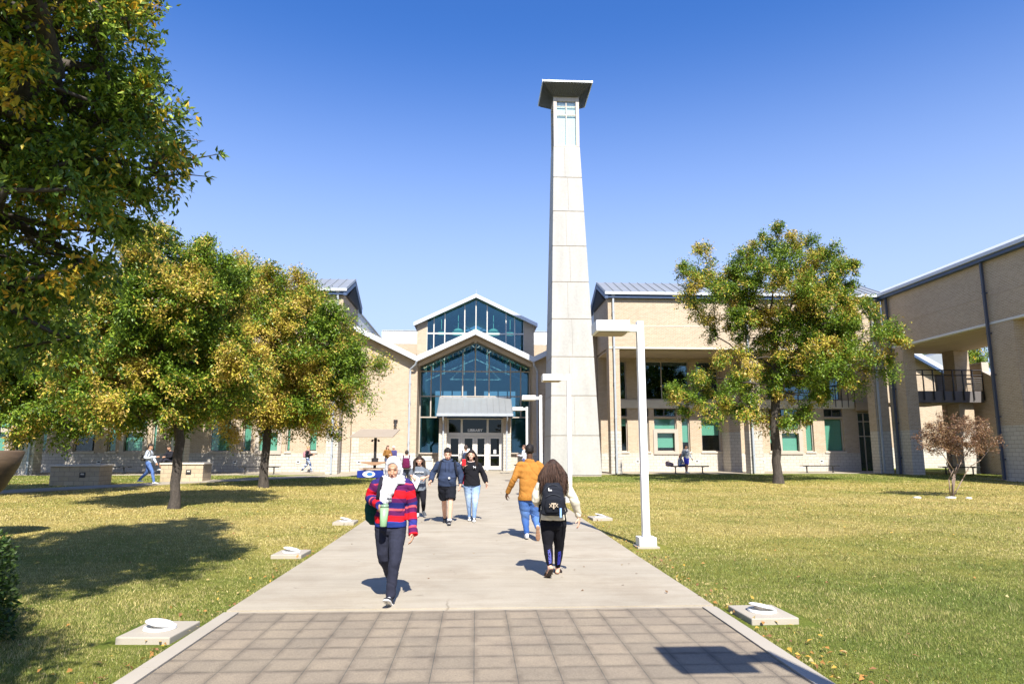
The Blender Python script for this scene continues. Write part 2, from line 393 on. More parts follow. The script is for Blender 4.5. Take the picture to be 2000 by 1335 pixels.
def downpipe(par, x, y, z0, z1, mat='pipe', off=.10, w=.11):
    p = MB(); p.box(x-w/2, x+w/2, y-off-w, y-off, z0, z1)
    for k in range(5):
        z = z0+(z1-z0)*(k+.5)/5; p.box(x-w/2-.02, x+w/2+.02, y-off-w-.012, y-.002, z-.03, z+.03)
    p.box(x-w/2-.05, x+w/2+.05, y-off-w-.05, y-.02, z1-.14, z1+.05)
    p.build('downpipe', M[mat], par)
def seam_roof(par, x0, x1, y0, z0, y1, z1, mat='metalroof', step=.55, th=.12, name='roof'):
    r = MB(); r.prism([(y0, z0), (y1, z1), (y1, z1-th), (y0, z0-th)], 'x', x0, x1)
    L = math.hypot(y1-y0, z1-z0); ny, nz = -(z1-z0)/L, (y1-y0)/L
    if nz < 0: ny, nz = -ny, -nz
    n = int((x1-x0)/step)
    for i in range(n+1):
        x = x0+.02+(x1-x0-.06)*i/n
        r.prism([(y0, z0), (y1, z1), (y1+ny*.05, z1+nz*.05), (y0+ny*.05, z0+nz*.05)], 'x', x, x+.03)
    return r.build(name, M[mat], par)

def library_wing(name, label, s, P0, xend, nb, levs, xpier):
    """two storey range: s=+1 right of the entrance, -1 left"""
    b = thing(name, label, 'building', (s*17, 44, ground(44)))
    holes = []
    for k in range(nb): bay(b, P0+s*8.6*k, s, holes, levs[k % len(levs)])
    xa, xb = sorted((P0, xend))
    x_in = s*8.28
    xa2, xb2 = sorted((x_in, xend))
    w = MB()
    hh = holes
    if s > 0:   # doorway at the far right
        hh = holes+[(26.25, 27.6, .3, 4.3)]
    wall_holes(w, xa2, xb2, .1, 7.9, YR, YR+.3, hh, 0, 1.5, 1)
    if s < 0: w.box(xa2, xb2, YF, YF+.3, 8.1, 11.2)
    else: w.box(xa2, 26.1, YF, YF+.3, 8.1, 11.2)
    # end wall towards the entrance
    e0, e1 = sorted((x_in, x_in+s*.3))
    w.box(e0, e1, YF+.3, 47.2, 8.1, 11.2); w.prism([(YF+.3, 11.2), (47.2, 11.2), (44.7, 12.5)], 'x', e0, e1)
    w.box(e0, e1, YR+.3, 47.2, .1, 8.1)
    w2_ = MB(); w2_.box(xa2, xb2, 60, 60.3, .1, 11.2); w2_.build('rear_wall', M['brick'], b)
    w.build('wall', [M['brick'], M['stone']], b)
    # soldier course groove and lintel
    t = MB(); xe = 26.05 if s > 0 else xend
    a, c = sorted((x_in+s*.02, xe)); t.box(a, c, YF-.012, YF, 9.42, 9.47); t.build('brick_course', M['trim'], b)
    t = MB(); t.box(a, c, YF-.03, YF+.3, 7.98, 8.098); t.build('lintel', M['trim'], b)
    t = MB(); t.box(a, c, YF+.31, YR+.28, 7.91, 8.0); t.build('soffit', M['soffit'], b)
    t = MB(); t.box(a+.7 if s > 0 else a, c if s > 0 else c-.7, YR-.12, YR-.003, 4.5, 5.06); t.build('spandrel', M['trim'], b)
    for h in holes:
        if abs(h[2]-1.6) < .01: t = MB(); sill(t, h[0], h[1]); t.build('sill', M['trim'], b)
    # floors, back panel: dark rooms behind the glass
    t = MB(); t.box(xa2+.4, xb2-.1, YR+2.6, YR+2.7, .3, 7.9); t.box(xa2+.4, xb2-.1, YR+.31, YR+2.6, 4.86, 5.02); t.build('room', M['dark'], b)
    # piers
    for (p0, p1) in xpier: pier(b, min(p0, p1), max(p0, p1), YF+.004, YF+.80, 8.0 if min(abs(p0), abs(p1)) > 8.9 else 8.1)
    # roof
    ra, rb = sorted((s*8.05, 26.4 if s > 0 else xend))
    seam_roof(b, ra, rb, 41.7, 11.58, 44.7, 12.9); seam_roof(b, ra, rb, 47.6, 11.58, 44.7, 12.9, name='roof')
    g = MB(); g.box(ra, rb, 41.62, 41.74, 11.40, 11.56); g.build('gutter', M['whitemetal'], b)
    g = MB(); g.box(ra+.02, rb-.02, 41.75, 41.99, 11.2, 11.44); g.build('fascia', M['bluetrim'], b)
    # louvred gable
    gx = s*8.05
    g = MB(); g.prism([(41.7, 11.40), (44.7, 12.72), (47.6, 11.40), (47.6, 11.14), (44.7, 12.46), (41.7, 11.14)], 'x', gx+s*.01, gx+s*.2); g.build('rake_trim', M['bluetrim'], b)
    g = MB(); g.prism([(42.6, 11.25), (46.8, 11.25), (44.7, 12.35)], 'x', gx+s*.16, gx+s*.22)
    for k in range(8):
        z = 11.3+k*.13; hw = 2.1*(1-(z-11.25)/1.1)
        if hw > .1: g.box(gx+s*.06, gx+s*.16, 44.7-hw, 44.7+hw, z, z+.03)
    g.build('louvre', M['black'], b)
    for xp in xpier:
        m_ = (xp[0]+xp[1])/2 if abs(xp[0]) < 9 else xp[0]+(.18 if s > 0 else -.2)
        downpipe(b, m_-.02*s, YF+.0, .3, 11.42)
    # rear block with pale side panel
    g = MB(); g.box(*sorted((s*8.42, s*8.5)), 47.3, 59.9, .2, 11.4); g.build('side_panel', M['panel'], b)
    g = MB(); g.box(*sorted((s*8.5, xend)), 47.7, 59.9, 11.2, 11.35); g.build('flat_roof', M['panel'], b)
    g = MB(); g.box(*sorted((s*8.36, s*8.56)), 47.25, 60.2, 11.402, 11.5); g.build('coping', M['pipe'], b)
    # small wall lights in the stone base
    for k in range(nb):
        for t_ in (2.6, 6.65):
            x = P0+s*(8.6*k+t_)
            q = MB(); q.box(x-.13, x+.13, YR-.03, YR-.002, .82, 1.04, 1); q.box(x-.08, x+.08, YR-.036, YR-.03, .90, .985, 0); q.build('wall_light', [M['black'], M['panel']], b)
    return b
RB = library_wing('library_wing', 'tan brick two storey range right of the entrance with recessed windows and grey metal roof', 1, 8.25, 27.9, 2,
                  [(.72, .50, .80), (.98, .98, .98)], [(8.28, 8.95), (16.98, 17.8), (25.2, 26.08)])
LB = library_wing('library_wing', 'tan brick two storey range left of the entrance, mostly behind the row of trees', -1, -9.0, -43.8, 4,
                  [(.98, .98, .98), (.98, .60, .98)], [(-8.28, -8.98), (-17.3, -18.1), (-25.9, -26.7), (-34.5, -35.3), (-43.0, -43.78)])
# extra stone faced half piers in the recess (right range)
for x0, x1 in ((16.84-.15, 17.45),): pier(RB, x0, x1, YR-1.4, YR-.004, 7.9)
# side doorway
d = MB(); x0, x1 = 26.27, 27.58
for xx in (x0, x0+.42, x1-.07): d.box(xx, xx+.07, YR+.1, YR+.2, .3, 4.28)
for zz in (2.6, 3.6, 4.2): d.box(x0+.07, x1-.07, YR+.104, YR+.196, zz, zz+.07)
do = d.build('door', M['frame'], RB)
g = MB(); g.box(x0+.03, x1-.03, YR+.15, YR+.156, .3, 4.25); g.build('pane', M['tintglass'], do)
g = MB(); g.box(x0+.9, x0+.96, YR+.04, YR+.1, 1.2, 1.6); g.build('handle', M['pipe'], do)

def text_mesh(name, body, size, loc, rot, mat, parent, extrude=.004, off=.001, sx=1.0):
    cu = bpy.data.curves.new('tmp', 'FONT'); cu.body = body; cu.size = size; cu.extrude = extrude; cu.offset = off; cu.align_x = 'CENTER'; cu.align_y = 'CENTER'
    o_ = bpy.data.objects.new('tmp', cu); C.objects.link(o_); dg = bpy.context.evaluated_depsgraph_get(); dg.update(); me = bpy.data.meshes.new_from_object(o_.evaluated_get(dg)); bpy.data.objects.remove(o_); bpy.data.curves.remove(cu)
    me.transform(Matrix.Translation(Vector(loc)) @ rot.to_4x4() @ Matrix.Diagonal((sx, 1, 1, 1))); me.materials.clear(); return link_mesh(name, me, parent, True, [M[mat]])
# ================================================================ entrance hall
EH = thing('library_hall', 'central entrance hall with zigzag metal roof, glazed gable, canopy and clerestory gable above', 'building', (0, 50, ground(50)))
Zf = [(-8.26, 9.95), (-4.0, 7.86), (-.08, 9.72), (3.84, 7.86), (8.26, 10.0)]
yA, yB = 46.2, 46.5
def zline(x):
    for (a, za), (c, zc) in zip(Zf, Zf[1:]):
        if a <= x <= c: return za+(zc-za)*(x-a)/(c-a)
for (xa, xb, ra, rb, pa, pb) in ((-8.26, -3.98, -4.28, -3.98, -3.979, -2.58), (3.82, 8.26, 3.82, 4.12, 2.42, 3.819)):
    w = MB(); w.box(xa, xb, yA, yB, .1, 1.5, 1)
    w.prism([(xa, 1.5), (xb, 1.5), (xb, zline(xb)-.1), (xa, zline(xa)-.1)], 'y', yA, yB, 0)
    w.box(ra+.001, rb-.001, yB+.001, 49.2, .1, 1.5, 1); w.box(ra+.001, rb-.001, yB+.001, 49.2, 1.5, 7.7, 0)   # reveals beside the recess
    w.box(pa, pb, 48.62, 48.9, .1, 1.44, 1)
    if xa < 0: w.box(-8.2, -7.75, 46.19, 46.2, 1.5, 2.87, 1)
    w.build('wall', [M['brick'], M['stone']], EH)
t = MB()   # faint raised panel outline on the left wall
for (a, b_, c, d_) in ((-7.25, -6.25, 6.72, 6.75), (-7.25, -6.25, 4.2, 4.26)): t.box(a, b_, 46.17, 46.2, c, d_)
for x in (-7.25, -6.25): t.box(x, x+.03, 46.185, 46.2, 4.26, 6.72)
t.build('brick_panel', M['brick'], EH)
# zigzag roof
r = MB(); top = Zf; poly = top+[(x, z-.20) for x, z in reversed(top)]
r.prism(poly, 'y', 45.75, 50.4); r.build('roof', M['metalroof'], EH)
r = MB(); r.prism(poly, 'y', 50.401, 53.9)
for k in (0, 3):
    pass
sk = MB(); sk.prism([Zf[0], Zf[1], (Zf[1][0], Zf[1][1]-.2), (Zf[0][0], Zf[0][1]-.2)], 'y', 50.401, 53.9); sk.prism([Zf[3], Zf[4], (Zf[4][0], Zf[4][1]-.2), (Zf[3][0], Zf[3][1]-.2)], 'y', 50.401, 53.9); sk.build('roof', M['metalroof'], EH)
sk = MB()
for k in range(9):
    for s in (-1, 1): x0_ = -.08+s*.43*k; z0_ = 9.66-.43*k*.475; sk.box(x0_-.03, x0_+.03, 50.41, 53.89, z0_-.08, z0_+.02)
sf = sk.build('skylight_bars', M['whiteframe'], EH)
sk = MB(); sk.prism([(-4.0, 7.84), (-.08, 9.70), (3.84, 7.84), (3.84, 7.82), (-.08, 9.68), (-4.0, 7.82)], 'y', 50.41, 53.89); sk.build('pane', M['glass'], sf)
r = MB(); poly = [(x, z+.07) for x, z in top]+[(x, z-.30) for x, z in reversed(top)]
r.prism(poly, 'y', 45.60, 45.748); r.build('fascia', M['whitemetal'], EH)
r = MB(); tp = [(-3.97, 7.64), (-.08, 9.49), (3.81, 7.64)]
r.prism([(x, z) for x, z in tp]+[(x, z-.08) for x, z in reversed(tp)], 'y', 45.76, 49.2); r.build('soffit', M['soffit'], EH)
r = MB()
for s in (-1, 1): r.prism([(-.08, 9.36), (-.08, 9.12), (-.08+s*3.85, 7.30), (-.08+s*3.85, 7.54)], 'y', 46.2, 46.45)
r.box(-.16, 0, 46.19, 46.47, 8.95, 9.38); r.build('gable_beam', M['soffit'], EH)
for xs, xe in ((-4.0, -4.45), (3.84, 4.12)):
    d = MB(); d.tube([(xs, 45.62, 7.6), (xs+(xe-xs)*.2, 45.75, 7.35), (xe, 46.02, 7.05), (xe, 46.05, 6.8)], .07, 8)
    d.box(xe-.055, xe+.055, 45.99, 46.1, .3, 6.9)
    for k in range(5): d.box(xe-.075, xe+.075, 45.98, 46.198, .9+k*1.3, .96+k*1.3)
    d.build('downpipe', M['pipe'], EH)
# big glazed wall
GY = 48.5
def gz(x): return 9.0-(abs(x+.08))*(9.0-7.30)/3.9
hall_f = MB()
xm = [-3.95, -3.2, -2.52, -.97, -.08, .91, 2.43, 3.16, 3.78]
zm = [7.22, 5.45, 3.98]
for x in xm:
    ztop = gz(x)-.05; zb = 1.45 if (abs(x) > 2.5 or x in (-2.52, 2.43)) else 5.45
    if x in (-3.2, 3.16): zb = 3.98
    hall_f.box(x-.04, x+.04, GY-.06, GY+.06, zb, ztop)
hall_f.box(-3.95, 3.78, GY-.056, GY+.056, 7.18, 7.26); hall_f.box(-3.95, 3.78, GY-.056, GY+.056, 5.41, 5.49)
for (a, b_) in ((-3.95, -2.56), (2.46, 3.78)):
    hall_f.box(a, b_, GY-.056, GY+.056, 3.94, 4.02); hall_f.box(a, b_, GY-.1, GY+.1, 1.44, 1.52)
hf = hall_f.build('window', M['frame'], EH)
g = MB(); g.prism([(-3.95, 1.5), (-2.54, 1.5), (-2.54, 5.45), (2.45, 5.45), (2.45, 1.5), (3.78, 1.5), (3.78, 7.32), (-.08, 8.98), (-3.95, 7.32)], 'y', GY-.004, GY+.004)
g.build('pane', M['hallglass'], hf)
# door box
f = MB(); DY = 47.5; x0, x1 = -1.93, 1.81
for x in (x0, x1): f.box(x-.06, x+.06, DY-.08, DY+.1, .3, 3.86)
for x in (-.98, .80): f.box(x-.07, x+.07, DY-.076, DY+.096, .3, 3.80)
f.box(x0+.06, x1-.06, DY-.072, DY+.092, 3.78, 3.86); f.box(x0+.06, x1-.06, DY-.072, DY+.092, 2.66, 2.88)
f.box(-.09, -.03, DY-.05, DY+.05, .3, 2.66)
ef = f.build('entrance_frame', M['whiteframe'], EH)
g = MB(); g.box(x0, x1, DY+.02, DY+.026, 2.88, 3.8); g.build('pane', M['doorglass'], ef)
text_mesh('sign', 'LIBRARY', .27, (-.06, DY-.012, 3.03), Matrix.Rotation(PI/2, 3, 'X'), 'whitepaint', ef, .01, .006)
for (a, b_, hx) in ((-1.86, -1.06, -1.12), (-.90, -.10, -.16), (-.02, .72, .06), (.88, 1.74, .96)):
    d = MB()
    d.box(a, a+.13, DY-.03, DY+.03, .36, 2.64); d.box(b_-.13, b_, DY-.03, DY+.03, .36, 2.64)
    d.box(a+.13, b_-.13, DY-.028, DY+.028, 2.48, 2.64); d.box(a+.13, b_-.13, DY-.028, DY+.028, .36, .62); d.box(a+.13, b_-.13, DY-.028, DY+.028, 1.30, 1.39)
    do = d.build('door', M['whiteframe'], EH)
    g = MB(); g.box(a+.1, b_-.1, DY-.003, DY+.003, .5, 2.6); g.build('pane', M['doorglass'], do)
    h = MB(); h.tube([(hx, DY-.03, 1.1), (hx, DY-.09, 1.12), (hx, DY-.09, 1.5), (hx, DY-.03, 1.52)], .015, 6); h.build('handle', M['pipe'], do)
    if abs(a+.9) < .01 or a > .8:
        p = MB(); p.box((a+b_)/2-.09, (a+b_)/2+.09, DY-.006, DY-.004, 1.45, 1.72 if a > 0 else 1.8); p.build('notice', M['whitepaint'], do)
# door side piers, canopy
for (a, b_) in ((-2.5, -1.99), (1.87, 2.38)):
    pier(EH, a, b_, 46.8, 49.1, 3.95, 2.87)
c = MB(); c.box(-2.45, 2.33, 47.65, 48.4, 3.96, 4.05); c.build('ceiling', M['soffit'], EH)
seam_roof(EH, -2.6, 2.46, 45.85, 4.12, 48.43, 5.38, step=.42, name='canopy')
c = MB(); c.box(-2.62, 2.48, 45.75, 45.848, 3.93, 4.12); c.box(-2.6, 2.46, 45.86, 46.0, 3.86, 3.98, 1)
c.box(-2.6, -2.5, 46.0, 48.4, 3.87, 4.0, 1); c.box(2.36, 2.46, 46, 48.4, 3.87, 4.0, 1); c.build('gutter', [M['pipe'], M['bluetrim']], EH)
for x in (-2.2, 2.1):
    d = MB(); d.tube([(x, 45.8, 3.95), (x, 45.95, 3.7), (x, 46.6, 3.5)], .05, 8); d.box(x-.05, x+.05, 46.66, 46.76, .3, 3.56); d.build('downpipe', M['pipe'], EH)
    e = MB()
for s in (-1, 1):
    e = MB(); e.prism([(46.0, 4.02), (48.4, 4.02), (48.4, 5.2)], 'x', -.07+s*2.43, -.07+s*2.40); e.build('canopy_side', M['metalroof'], EH)
# fins inside: floor, dark back, steel trusses and far windows
i_ = MB(); i_.box(-3.9, 3.75, 49.3, 65.5, .25, .32); i_.box(-3.97, -3.9, 49.25, 65.5, .3, 7.6); i_.box(3.75, 3.82, 49.25, 65.5, .3, 7.6)
i_.box(-3.9, 3.75, 65.5, 65.7, .3, 4.8); i_.box(-3.9, 3.75, 65.5, 65.7, 7.3, 11.6)
for x in (-3.2, -2.3, -1.4, 1.2, 2.1, 3.0): i_.box(x-.06, x+.06, 65.48, 65.68, 4.8, 7.3)
i_.box(-.9, .75, 65.5, 65.7, 4.8, 7.3)
i_.build('hall_interior', M['inside'], EH)
t = MB()
for y in (50.5, 53.0):
    for s in (-1, 1):
        t.tube([(-.08+s*3.8, y, 7.0), (-.08, y, 8.7)], .05, 6); t.tube([(-.08+s*2.0, y, 7.1), (-.08+s*.1, y, 7.1), (-.08, y, 8.6)], .04, 6)
        t.tube([(-.08+s*1.9, y, 7.1), (-.08+s*.9, y, 8.2)], .035, 6)
t.build('roof_truss', M['whitemetal'], EH)
# clerestory gable
CY = 54.0
w = MB()
def cz(x): return 13.80-abs(x+.07)*(13.80-11.68)/4.72
for (a, b_, s0, s1) in ((-4.75, -3.97, -4.75, -4.45), (3.78, 4.6, 4.3, 4.6)):
    w = MB(); w.prism([(a, 7.5), (b_, 7.5), (b_, cz(b_)), (a, cz(a))], 'y', CY, CY+.3)
    w.box(s0, s1, CY+.3, 66, 7.5, 11.6); w.build('clerestory_wall', M['brick'], EH)
r = MB(); tp = [(-5.0, 11.66), (-.07, 14.02), (4.86, 11.66)]
r.prism(tp+[(x, z-.14) for x, z in reversed(tp)], 'y', CY-.3, 66.4); r.build('clerestory_roof', M['metalroof'], EH)
r = MB(); r.prism([(x, z+.05) for x, z in tp]+[(x, z-.24) for x, z in reversed(tp)], 'y', CY-.5, CY-.301); r.build('clerestory_fascia', M['whitemetal'], EH)
r = MB(); r.tube([(-.07, CY-.3, 14), (-.07, CY-.3, 14.45)], .015, 6); r.build('lightning_rod', M['pipe'], EH)
f = MB()
for x in (-3.97, -3.42, -2.55, -.97+.0, -.07, .83, 2.35, 3.05, 3.78):
    f.box(x-.04, x+.04, CY+.02, CY+.14, 7.6, cz(x)-.15)
f.box(-3.97, 3.78, CY+.024, CY+.136, 10.85, 10.97)
f.box(-3.97, -2.0, CY+.026, CY+.134, 9.3, 9.38); f.box(2.0, 3.78, CY+.026, CY+.134, 9.3, 9.38)
fo = f.build('window', M['whiteframe'], EH)
g = MB(); g.prism([(-3.97, 7.6), (3.78, 7.6), (3.78, cz(3.78)-.1), (-.07, cz(-.07)-.1), (-3.97, cz(-3.97)-.1)], 'y', CY+.08, CY+.088); g.build('pane', M['hallglass'], fo)
M['lampshade'] = plain('lampshade', (.50, .72, .58), .6, .05, 2)
M['lampshade'].node_tree.nodes['Principled BSDF'].inputs['Emission Color'].default_value = (.45, .85, .62, 1); M['lampshade'].node_tree.nodes['Principled BSDF'].inputs['Emission Strength'].default_value = .9
for x in (-2.95, -1.55, -.07, 1.4, 2.8):
    d = MB(); r_ = .52 if abs(x) < 2.5 else .34
    pts = []
    for k in range(7):
        a = PI/2*k/6; pts.append((x, 56.5, 11.25+r_*math.sin(a)))
    d.tube(pts, [max(.02, r_*math.cos(PI/2*k/6)) for k in range(7)], 16); d.tube([(x, 56.5, 11.7), (x, 56.5, 12.9)], .025, 6); d.build('pendant_lamp', M['lampshade'], EH)
t = MB()
for y in (55.2, 58.5, 62):
    for s in (-1, 1):
        t.tube([(-.07+s*2.0, y, 12.4), (-.07+s*.2, y, 11.3)], .045, 6); t.tube([(-.07+s*4.4, y, 11.3), (-.07, y, 11.3)], .05, 6)
t.build('roof_truss', M['whitemetal'], EH)
b_ = MB(); b_.box(-4.4, 4.25, 65.7, 65.9, 7.5, 13.2); b_.build('hall_back', M['inside'], EH)
# pale parapet behind
for a, b_ in ((-8.3, -4.76), (4.61, 9)):
    w = MB(); w.box(a, b_, 59.5, 60, 10.9, 12.05); w.build('parapet', M['panel'], EH)
    w = MB(); w.box(a, b_, 59.52, 60, 7.3, 10.9); w.build('rear_wall', M['brick'], EH)
    w = MB(); w.box(a, b_, 59.45, 60.05, 12.05, 12.12); w.build('coping', M['pipe'], EH)
# small fittings on the wall
for x, z in ((-5.35, 3.55),):
    q = MB(); q.box(x-.13, x+.13, 46.08, 46.19, z, z+.14); q.tube([(x, 46.08, z), (x, 46.02, z-.12), (x, 46.02, z-.3)], [.05, .07, .12], 8); q.build('wall_lamp', M['black'], EH)
for x in (-7.7, -4.95):
    q = MB(); q.box(x-.13, x+.13, 46.165, 46.188, .78, 1.0, 1); q.box(x-.07, x+.07, 46.158, 46.165, .88, .95, 0); q.build('wall_light', [M['black'], M['panel']], EH)
q = MB(); q.box(-3.75, -2.95, 48.4, 48.615, .35, 1.3, 0); q.box(-3.68, -3.02, 48.37, 48.4, .95, 1.2, 1); q.build('return_box', [M['trim'], M['pipe']], EH)

# ================================================================ right wing with open breezeway
XW = 26.12
RW = thing('brick_wing', 'shaded tan brick wing on stone based piers over an open passage at the right edge', 'building', (30, 32, ground(34)))
w = MB(); w.box(XW, XW+.3, 14, YF-.004, 8.1, 11.25); w.box(XW+.3, 31.2, 41.6, 41.9, 8.1, 11.2); w.box(30.9, 31.2, 14, 41.6, 8.1, 11.2); w.box(XW+.3, 30.9, 14, 14.3, 8.1, 11.2); w.build('wall', M['brick'], RW)
t = MB(); t.box(XW-.012, XW, 14, YF-.1, 9.42, 9.47); t.build('brick_course', M['soffit'], RW)
t = MB(); t.box(XW-.03, XW+.3, 14, YF-.05, 7.98, 8.098); t.build('lintel', M['panel'], RW)
t = MB(); t.box(XW+.31, 31.2, 14, YF+.9, 7.93, 8.05); t.build('soffit', M['soffit'], RW)
r = MB(); r.prism([(XW-.35, 11.62), (28.7, 12.9), (31.6, 11.62), (31.6, 11.5), (28.7, 12.78), (XW-.35, 11.5)], 'y', 14, 47.4); r.build('roof', M['whitemetal'], RW)
g = MB(); g.box(XW-.42, XW-.30, 14, 41.6, 11.42, 11.60); g.build('gutter', M['whitemetal'], RW)
g = MB(); g.box(XW-.298, XW-.003, 14, 41.7, 11.24, 11.49); g.build('fascia', M['bluetrim'], RW)
def wpier(x0, x1, y0, y1, top=7.97): return pier(RW, x0, x1, y0, y1, top)
wpier(XW+.003, XW+.75, 40.2, 41.9); wpier(XW+.003, XW+.9, 31.4, 33.0); wpier(XW+.003, XW+.9, 22.5, 24); wpier(XW+.003, XW+.9, 14.2, 15.4)
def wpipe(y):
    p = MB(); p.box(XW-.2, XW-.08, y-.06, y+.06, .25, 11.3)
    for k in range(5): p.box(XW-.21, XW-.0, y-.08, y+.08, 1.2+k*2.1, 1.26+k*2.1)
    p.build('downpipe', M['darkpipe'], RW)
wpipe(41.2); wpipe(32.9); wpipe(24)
wpier(30.25, 31.2, 41.4, 42.5); wpier(30.3, 31.2, 32.0, 33.2, 7.9); wpier(30.3, 31.2, 22.5, 23.7, 7.9)
w = MB(); w.box(27.9, 28.2, 46.31, 53, .2, 7.9, 0); w.build('passage_wall', M['brick'], RW)
w = MB(); w.box(30.4, 31.7, 42.9, 43.2, .2, 4.6); w.build('passage_wall', M['brick'], RW)
w = MB(); w.box(30.85, 31.6, 42.86, 42.9, .25, 2.9); w.build('door', M['dark'], RW)
sw = [(42.2, .2), (33.0, .2), (33.0, 2.4), (41.0, 6.5), (41.0, 7.05), (42.2, 7.05)]
w = MB(); w.prism(sw, 'x', 31.7, 32.0); w.build('stair_wall', M['brick'], RW)
w = MB(); w.prism([(33.0, 2.402), (41.0, 6.502), (41.0, 7.052), (42.25, 7.052), (42.25, 7.13), (40.9, 7.13), (40.9, 6.55), (33.0, 2.50)], 'x', 31.62, 32.08); w.build('stair_coping', M['frame'], RW)
w = MB(); w.prism([(29.6, 4.2), (33.0, 4.2), (33.0, 2.4), (26, -.5), (26, 1.0)], 'x', 31.7, 32.0); w.build('stair_wall', M['brick'], RW)
w = MB(); w.box(32.3, 36, 33.3, 44.5, .2, 5.4); w.box(33.6, 36, 24, 33, .2, 6.4); w.build('stair_block', M['brick'], RW)
for k in range(12):
    w = MB(); w.box(32.02, 33.5, 33+k*.6, 33.6+k*.6, .25+k*.36, .55+k*.36); w.build('stair_tread', M['concrete'], RW)
# bridge with railing
w = MB(); w.box(26.9, 31.65, 41.0, 41.2, 4.62, 5.32); w.build('bridge_beam', M['darkframe'], RW)
w = MB(); w.box(26.9, 30.2, 41.22, 44.6, 4.56, 4.74); w.build('bridge_deck', M['soffit'], RW)
w = MB()
for z in (6.62, 6.3): w.tube([(26.9, 40.94, z), (31.65, 40.94, z)], .035, 6)
for k in range(8): w.box(27.1+k*.64, 27.16+k*.64, 40.91, 40.97, 4.75, 6.62)
w.build('railing', M['black'], RW)
w = MB()
for k in range(7): w.tube([(26.9, 40.94, 5.42+k*.12), (31.65, 40.94, 5.42+k*.12)], .008, 4)
w.build('rail_wire', M['pipe'], RW)
w = MB(); w.box(30.3, 31.69, 43.3, 43.5, 4.81, 6.6); w.build('bridge_wall', M['darkframe'], RW)
# right end of the range above the side door
w = MB(); w.box(26.1, 28.2, YR-.3, YR-.01, 4.4, 4.9); w.build('door_beam', M['soffit'], RW)
w = MB()
for k in range(4): w.box(24.6+k*.45, 24.64+k*.45, YR-.36, YR-.32, 4.6, 6.1)
w.tube([(24.5, YR-.34, 6.1), (27, YR-.34, 6.1)], .025, 6); w.build('railing', M['black'], RW)

# building seen through the passage
FB = thing('brick_building', 'sunlit tan brick building with sloping white roof seen through the passage', 'building', (38, 60, .3))
yb = 52; qa = atY(1745, 678, yb); qb = atY(1862, 743, yb); sl_ = (qb.z-qa.z)/(qb.x-qa.x); x_ = lambda x: qa.z+sl_*(x-qa.x)
w = MB(); w.box(28.5, 44, yb, yb+.4, .2, 1.9, 1); w.prism([(28.5, 1.9), (44, 1.9), (44, x_(44)), (28.5, x_(28.5))], 'y', yb, yb+.4, 0); w.build('wall', [M['brick'], M['stone']], FB)
r = MB(); r.prism([(28.3, x_(28.3)+.5), (45, x_(45)+.5), (45, x_(45)+.002), (28.3, x_(28.3)+.002)], 'y', yb-.5, yb+12); r.build('roof', M['whitemetal'], FB)
r = MB(); r.prism([(28.3, x_(28.3)+.02), (45, x_(45)+.02), (45, x_(45)-.2), (28.3, x_(28.3)-.2)], 'y', yb-.7, yb-.51); r.build('fascia', M['bluetrim'], FB)
c1 = atY(1800, 700, 66); c2 = atY(1852, 683, 66); c3 = atY(1905, 730, 66)
r = MB(); r.prism([(c1.x-3, c1.z-4), (c1.x, c1.z), (c2.x, c2.z), (c3.x, c3.z), (c3.x, c1.z-6)], 'y', 66, 74); r.build('rear_roof', M['metalroof'], FB)
# ================================================================ tower
M['palepanel'] = plain('palepanel', (.62, .72, .70), .8, .05, 2)
TW = thing('tower', 'tall tapering pale stone tower with glass lantern and flared grey metal cap', 'tower', (5.62, 40.8, ground(40)))
CX, CYT = 5.66, 40.8
def tw(z):
    t = (z-.2)/(20.4-.2); return (1.46*(1-t)+.82*t, 1.92*(1-t)+.82*t, CX*(1-t)+5.52*t)
lev = [.28, 2.5, 4.78, 7.06, 9.33, 11.6, 13.86, 16.1, 18.33, 20.42]
w = MB()
for i in range(len(lev)-1):
    z0, z1 = lev[i]+.026, lev[i+1]-.026; a, b_, c0 = tw(z0); a1, b1, c1 = tw(z1)
    split = [0] if i % 2 else [-.18]
    for (u0, u1) in ((-1, split[0]), (split[0], 1)):
        e0 = .008 if u1 < 1 else 0; e1 = .008 if u0 > -1 else 0
        w.add([(c0+a*u0+e1, CYT-b_, z0), (c0+a*u1-e0, CYT-b_, z0), (c0+a*u1-e0, CYT+b_, z0), (c0+a*u0+e1, CYT+b_, z0),
               (c1+a1*u0+e1, CYT-b1, z1), (c1+a1*u1-e0, CYT-b1, z1), (c1+a1*u1-e0, CYT+b1, z1), (c1+a1*u0+e1, CYT+b1, z1)],
              [(3, 2, 1, 0), (4, 5, 6, 7), (0, 1, 5, 4), (1, 2, 6, 5), (2, 3, 7, 6), (3, 0, 4, 7)])
w.build('shaft', M['towerstone'], TW)
c_ = MB(); a, b_, c0 = tw(.2); a1, b1, c1 = tw(20.4)
c_.add([(c0-a+.02, CYT-b_+.02, .1), (c0+a-.02, CYT-b_+.02, .1), (c0+a-.02, CYT+b_-.02, .1), (c0-a+.02, CYT+b_-.02, .1),
        (c1-a1+.02, CYT-b1+.02, 20.38), (c1+a1-.02, CYT-b1+.02, 20.38), (c1+a1-.02, CYT+b1-.02, 20.38), (c1-a1+.02, CYT+b1-.02, 20.38)],
       [(3, 2, 1, 0), (4, 5, 6, 7), (0, 1, 5, 4), (1, 2, 6, 5), (2, 3, 7, 6), (3, 0, 4, 7)]); c_.build('shaft_core', M['concrete2'], TW)
x0, x1, y0, y1 = 4.72, 6.33, 40.0, 41.6
f = MB()
for (x, y) in ((x0, y0), (x1-.2, y0), (x0, y1-.2), (x1-.2, y1-.2)): f.box(x, x+.2, y, y+.2, 20.42, 23.75)
